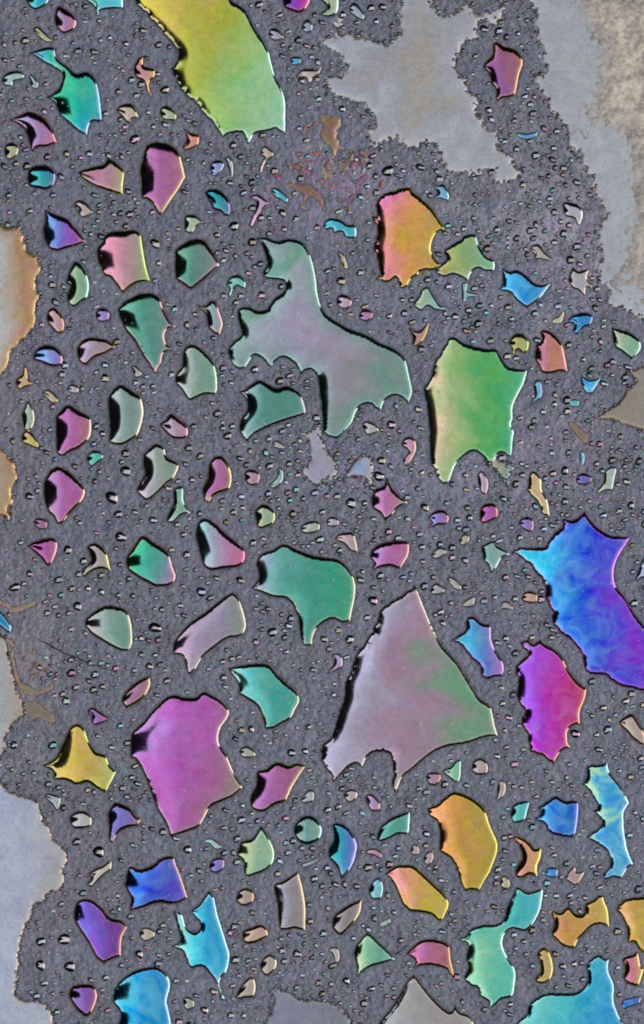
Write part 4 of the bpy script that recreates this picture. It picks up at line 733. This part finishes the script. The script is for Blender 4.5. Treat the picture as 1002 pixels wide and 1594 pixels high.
for ei, (e, P) in enumerate(zip(THINGS, OUT)):
    kind, words, short, stops, rim, op, _ = e
    stops = stops.split(); A = abs(area2(P)); q = math.sqrt(A)
    slope = op.get('s', 0.30); name, cat, grp = NAMES[kind]
    V2, z, F, D, w = cap_mesh(P, slope, op.get('k', 1.0), None, 3.0 if q < 160 else 3.6)
    C = film_colors(V2, D, w, stops, rim, op.get('g', 0), op.get('n', 0.16), ei*3.7+1, op.get('e'), op.get('sc', .28), vividness(kind, stops, P))
    cx, cy = P[:, 0].mean(), P[:, 1].mean()
    base = np.array([(cx-W0/2)*S, (H0/2-cy)*S, 0.0])
    VV = to_world(V2, z)-base
    mat = {'pool': M_OIL, 'drop': M_OIL, 'film': M_DULL, 'crust': M_DULL, 'residue': M_RES}[kind]
    if short or kind == 'residue': label = unique(words)
    else:
        d, b, s = nearest_anchor(cx, cy); label = unique('%s %s %s' % (words, b, s))
    if kind in ('pool', 'film', 'crust'):
        root = bpy.data.objects.new(name, None); col.objects.link(root); root.empty_display_size = 0.01
        root.location = base
        fr = D[F].mean(1) < 0.8*w; NN = vert_normals(VV, F)
        for pn, sel in (('film', ~fr), ('rim', fr)):
            fs = F[sel]; uq, inv = np.unique(fs, return_inverse=True)
            mesh_object(pn, VV[uq], inv.reshape(fs.shape), mat, root, C[uq], normals=NN[uq])
        if kind == 'crust':
            cp = parse('T20 640,-80 650,60 640,120 680,180 690,260 720,330 690,420 660,480 690,560 680,600 740,640 800,640 850,700 830,760 880,830 880,920 T21 890,60 850,110 860,180 830,260 840,330 880,390 950,440 1010,480 1170,500 T20 1170,400 1170,-75')
            Pc = scallop(smooth_outline(cp, 2.5), 5, random.Random(5), .8)
            V3, z3, F3, D3, w3 = cap_mesh(Pc, 0.05, 0.4, 2.4, 3.6)
            gr = np.array([fbm(x, y, 11, 4.4, 3) for x, y in V3])
            g2 = np.array([fbm(x, y, 5, 9.4, 2) for x, y in V3])
            z3 = float(z.max())*1.0+0.9*gr+0.5*g2+np.clip((D3-30)/30, -1.0, 0.6)*1.2
            z3 = np.where(D3 < 0.5, 0.0, z3)
            kc = np.clip((D3-10+26*gr)/75, 0, 1)[:, None]
            mesh_object('granular_crust', to_world(V3, z3)-base, F3, M_CRUST, root, np.array([[.56, .61, .70]])*(1-kc)+np.array([[1., .965, .93]])*kc)
    else:
        root = mesh_object(name, VV, F, mat, None, C); root.location = base
    root['label'] = label; root['category'] = cat; root['group'] = grp

# ---------------------------------------------------------------- small round bubbles
def dome(cx, cy, r, asp, rot, slope, nseg, rings=(1.0, .84, .7, .5, .25), steep=1.1):
    """a bubble: steep outer ring, then a low cap"""
    V = []; ca, sa = math.cos(rot), math.sin(rot); q1 = rings[1]
    cap = lambda q: slope*r*0.5*(q1*q1-q*q)/q1
    hz = [-0.1*r]+[(1-q1)*steep*r-0.1*r+cap(q) for q in rings[1:]]
    wob = [1+0.07*math.sin(2*k*math.tau/nseg+rot*3)+0.05*math.sin(3*k*math.tau/nseg+rot*7) for k in range(nseg)]
    for q, h in zip(rings, hz):
        for k in range(nseg):
            a = math.tau*k/nseg; x = r*q*math.cos(a)*wob[k]; y = r*q*asp*math.sin(a)*wob[k]
            V.append((cx+x*ca-y*sa, cy+x*sa+y*ca, h))
    V.append((cx, cy, (1-q1)*steep*r-0.1*r+cap(0))); F = []
    for j in range(len(rings)-1):
        for k in range(nseg):
            a, b = j*nseg+k, j*nseg+(k+1) % nseg; c, d = a+nseg, b+nseg
            F += [(a, c, b), (b, c, d)]
    t = (len(rings)-1)*nseg
    for k in range(nseg): F.append((t+k, len(V)-1, t+(k+1) % nseg))
    return np.array(V), F
TINTS = ['A8A8B0', 'A8A4A4', '98B0B0', 'B098A8', 'A0A8C0', 'A09CA8', '989CA0', 'A8A09C', '9CA4A4', 'A098A0', 'A49890']
WORDS = ['small grey bubble', 'small violet-grey bubble', 'small blue-grey bubble', 'small warm grey bubble', 'small greenish grey bubble', 'small mauve-grey bubble', 'small brownish grey bubble']
items = []; org = None
for tok in BUBBLES.split():
    if tok[0] == 'T': org = TILE[tok]; continue
    x, y, r = map(float, tok.split(',')); items.append((org[0]+x*KZ, org[1]+y*KZ, r*KZ))
kept = []
for it in items:
    if any((it[0]-k[0])**2+(it[1]-k[1])**2 < (0.8*(it[2]+k[2]))**2 for k in kept): continue
    q = np.array([[it[0], it[1]]])
    if any(P[:, 0].min() < it[0] < P[:, 0].max() and P[:, 1].min() < it[1] < P[:, 1].max() and inside(q, P)[0] for P in OUT): continue
    kept.append(it)
kept.sort(key=lambda k: -k[2]); rest = kept[300:]; kept = kept[:300]
lab = []
for i, (x, y, r) in enumerate(kept):
    d, b, s = nearest_anchor(x, y); lab.append((b, s, d, i))
lab.sort(key=lambda t: (t[0], t[1], t[2]))
for b, s, d, i in lab:
    x, y, r = kept[i]; rd = random.Random(i*31+5)
    t = rd.randrange(len(TINTS)); asp = rd.uniform(0.68, 1.0)
    V, F = dome(0, 0, r, asp, rd.uniform(0, 3.14), rd.uniform(.48, .68), 20)
    base = (( x-W0/2)*S, (H0/2-y)*S, 0.0)
    Vw = np.stack([V[:, 0]*S, -V[:, 1]*S, V[:, 2]*S], 1)
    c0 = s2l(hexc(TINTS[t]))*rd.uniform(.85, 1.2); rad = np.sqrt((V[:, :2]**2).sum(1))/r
    ring = (np.arange(len(V)) < 40)[:, None]; C = np.where(ring, c0[None]*0.22, c0[None]*1.3)  # dark reflection of the steep ring painted into its colour, cap colour brightened
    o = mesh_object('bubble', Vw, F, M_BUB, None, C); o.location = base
    o['label'] = unique('small grey bubble %s %s' % (b, s)); o['category'] = 'bubble'; o['group'] = 'small grey bubbles between the pools'

# ---------------------------------------------------------------- countless pin-head bubbles in the skin
KA = np.array([(k[0], k[1], k[2]) for k in kept])
queue = list(rest)
TPL = []
for k in range(14):
    q = random.Random(500+k); TPL.append(dome(0, 0, 1.0, q.uniform(.6, 1), q.uniform(0, 3.14), q.uniform(.3, .55), 11, (1.0, .78, .45)))
VS, FS, CS = [], [], []; nb = 0
def bead(x, y, r, lift, tint, rim):
    global nb
    V, F = TPL[rd.randrange(14)]; VS.append(to_world(V[:, :2]*r+np.array([x, y]), V[:, 2]*r+lift)); FS.append(np.array(F)+nb); nb += len(V)
    cc = np.repeat(tint[None], len(V), 0); cc[:11] *= rim; cc[11:22] *= min(1, rim*2.2); CS.append(cc)  # edge rings darkened in colour, imitating the dark reflection around a bubble
PT = [s2l(hexc(c)) for c in TINTS+['909CA8', 'A89C90', '8890A0', '80B0B8', 'B890A8', 'A8B0C8']]
tries = 0; placed = 0; rd = random.Random(77); cell = {}
while placed < 10500 and tries < 90000:
    tries += 1
    x = rd.uniform(-40, W0+40); y = rd.uniform(-40, H0+40); r = min(7.5, 1.1+rd.expovariate(1/1.6))
    if placed < 560: r = rd.uniform(4.2, 7.6)
    if queue: x, y, r = queue.pop()
    j = int((y+150)/2.5); i = int((x+150)/2.5)
    if mask[max(0, j-1):j+3, max(0, i-1):i+3].any(): continue
    cl = fbm(x, y, 70, 5.0, 3)
    dens = 0.32+0.75*(cl+0.25)+(0.5 if (x > 640 and y < 520) or (640 < y < 860 and x > 430) else 0)
    if rd.random() > dens: continue
    if (((KA[:, 0]-x)**2+(KA[:, 1]-y)**2) < (KA[:, 2]+r)**2).any(): continue
    key = (int(x//12), int(y//12)); bad = False
    for a in (-1, 0, 1):
        for b in (-1, 0, 1):
            for (px, py, pr) in cell.get((key[0]+a, key[1]+b), ()):
                if (px-x)**2+(py-y)**2 < (0.85*(pr+r))**2: bad = True
    if bad: continue
    cell.setdefault(key, []).append((x, y, r)); placed += 1
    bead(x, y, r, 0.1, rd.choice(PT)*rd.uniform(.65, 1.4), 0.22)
rd = random.Random(21)
for e, P in zip(THINGS, OUT):
    if e[0] not in ('film', 'crust'): continue
    for k in range(0, len(P), 2):
        if rd.random() > 0.75: continue
        r = rd.uniform(1.3, 3.8); x, y = P[k]+np.array([rd.gauss(0, 2.5), rd.gauss(0, 2.5)])
        bead(x, y, r, rd.uniform(.2, 1.4), rd.choice(PT)*rd.uniform(.3, 1.0), 0.35)
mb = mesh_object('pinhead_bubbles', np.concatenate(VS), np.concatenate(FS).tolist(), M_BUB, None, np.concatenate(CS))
mb['kind'] = 'stuff'; mb['label'] = 'countless pin-head bubbles dotting the dark grey surface'; mb['category'] = 'tiny bubbles'

# ---------------------------------------------------------------- lacy rust and pink residue, and a hairline crack
def ribbon(path, width, lift):
    P = np.array(path); d = np.gradient(P, axis=0); d /= np.linalg.norm(d, axis=1)[:, None]+1e-9; nrm = np.stack([-d[:, 1], d[:, 0]], 1)
    n = len(P); wv = width*np.sin(np.linspace(.12, math.pi-.12, n))
    cols = [(-1, -.8), (-.55, .5), (0, .8), (.55, .5), (1, -.8)]; V = []
    for a, z in cols: V.append(np.concatenate([P+nrm*(a*wv)[:, None], (lift+z*np.minimum(1.2, wv*.8))[:, None]], 1))
    V = np.stack(V, 1).reshape(-1, 3); F = []
    for i in range(n-1):
        for j in range(4):
            q = i*5+j; F.append((q, q+1, q+6, q+5))
    return V, F
rd = random.Random(3); VS, FS, CS = [], [], []; nb = 0
for k in range(230):
    if k < 185: x, y = rd.gauss(508, 40), rd.gauss(268, 32)
    elif k < 205: x, y = rd.gauss(35, 25), rd.gauss(1035, 45)
    else: x, y = rd.gauss(545, 50), rd.gauss(735, 18)
    j, i = int((y+150)/2.5), int((x+150)/2.5)
    if mask[j-3:j+4, i-3:i+4].any(): continue
    a = rd.uniform(0, 6.28); path = []
    for s in range(rd.randint(5, 9)):
        path.append((x, y)); a += rd.gauss(0, .6); x += 2.2*math.cos(a); y += 2.2*math.sin(a)
        j, i = int((y+150)/2.5), int((x+150)/2.5)
        if mask[j-1:j+2, i-1:i+2].any(): break
    if len(path) < 5: continue
    V, F = ribbon(path, rd.uniform(1.6, 4.2), .6); VS.append(to_world(V[:, :2], V[:, 2])); FS += [tuple(q+nb for q in f)[::-1] for f in F]; nb += len(V)
    pal = ['C09078', 'B87868', 'B86890', 'B8A8A0', 'C8A080', 'A86898', 'B8B0B8'] if k < 185 else (['B09078', 'B89880', 'A88870'] if k < 205 else ['A8A8C0', 'A0A0B0', 'B0A8B0'])
    c = s2l(hexc(rd.choice(pal)))*rd.uniform(.7, 1.3); CS.append(np.repeat(c[None], len(V), 0))
lr = mesh_object('lacy_residue', np.concatenate(VS), FS, M_RES, None, np.concatenate(CS))
lr['kind'] = 'stuff'; lr['label'] = 'lacy rust, pink and lilac threads of residue'; lr['category'] = 'residue'
pp = [(p[0], p[1]) for p in parse('T03 95,88 150,118 210,150 270,182 330,208 400,236 480,265 550,286')]
sm = smooth_outline([(x, y, k in (0, len(pp)-1)) for k, (x, y) in enumerate(pp)], 3.0)
sm = sm[:int(len(sm)*0.5)]+np.array([[rd.gauss(0, .35), rd.gauss(0, .35)] for _ in range(int(len(sm)*0.5))])
V, F = ribbon(sm, 1.5, .7); m_dark, nt_, p_ = new_mat('crack_line')  # the crack is drawn as a thin raised dark ribbon
fn = fnoise(nt_, 6, 2); rp = node(nt_, 'ShaderNodeValToRGB'); rp.color_ramp.elements[0].color = (.02, .02, .025, 1); rp.color_ramp.elements[1].color = (.10, .09, .10, 1)
nt_.links.new(fn.outputs[0], rp.inputs[0]); nt_.links.new(rp.outputs[0], p_.inputs['Base Color']); p_.inputs['Roughness'].default_value = .5
fb = mesh_object('crack_line', to_world(V[:, :2], V[:, 2]), [f[::-1] for f in F], m_dark)
fb['label'] = 'thin dark slanting line in the surface at the mid left'; fb['category'] = 'crack'

# ---------------------------------------------------------------- pale dust specks lying on the pools and films
VS, FS = [], []; nb = 0; rd = random.Random(9)
for e, P in zip(THINGS, OUT):
    A = abs(area2(P))
    if A < 4500: continue
    x0, y0 = P.min(0); x1, y1 = P.max(0); n = int(A/({'film': 330, 'crust': 160}.get(e[0], 800))); k = 0; t = 0
    while k < n and t < n*8:
        t += 1; x, y = rd.uniform(x0, x1), rd.uniform(y0, y1); qd = np.array([[x, y]])
        if not inside(qd, P)[0] or seg_dist(qd, P)[0] < 6: continue
        k += 1; r = rd.uniform(.55, 1.2) if rd.random() < .85 else rd.uniform(1.3, 2.2)
        V, F = dome(x, y, r, rd.uniform(.6, 1), rd.uniform(0, 3), .8, 6, (1.0, .6))
        VS.append((x, y, V, F))
dg = bpy.context.evaluated_depsgraph_get()
bpy.context.view_layer.update(); dg = bpy.context.evaluated_depsgraph_get(); VV = []
for x, y, V, F in VS:
    h = scene.ray_cast(dg, Vector(((x-W0/2)*S, (H0/2-y)*S, 1.0)), Vector((0, 0, -1)))
    zt = h[1].z/S if h[0] else 2
    VV.append(to_world(V[:, :2], V[:, 2]+zt)); FS += [tuple(q+nb for q in f) for f in F]; nb += len(V)
ds = mesh_object('dust_specks', np.concatenate(VV), FS, M_DUST)
ds['kind'] = 'stuff'; ds['label'] = 'pale dust specks lying on the larger pools and films'; ds['category'] = 'dust'
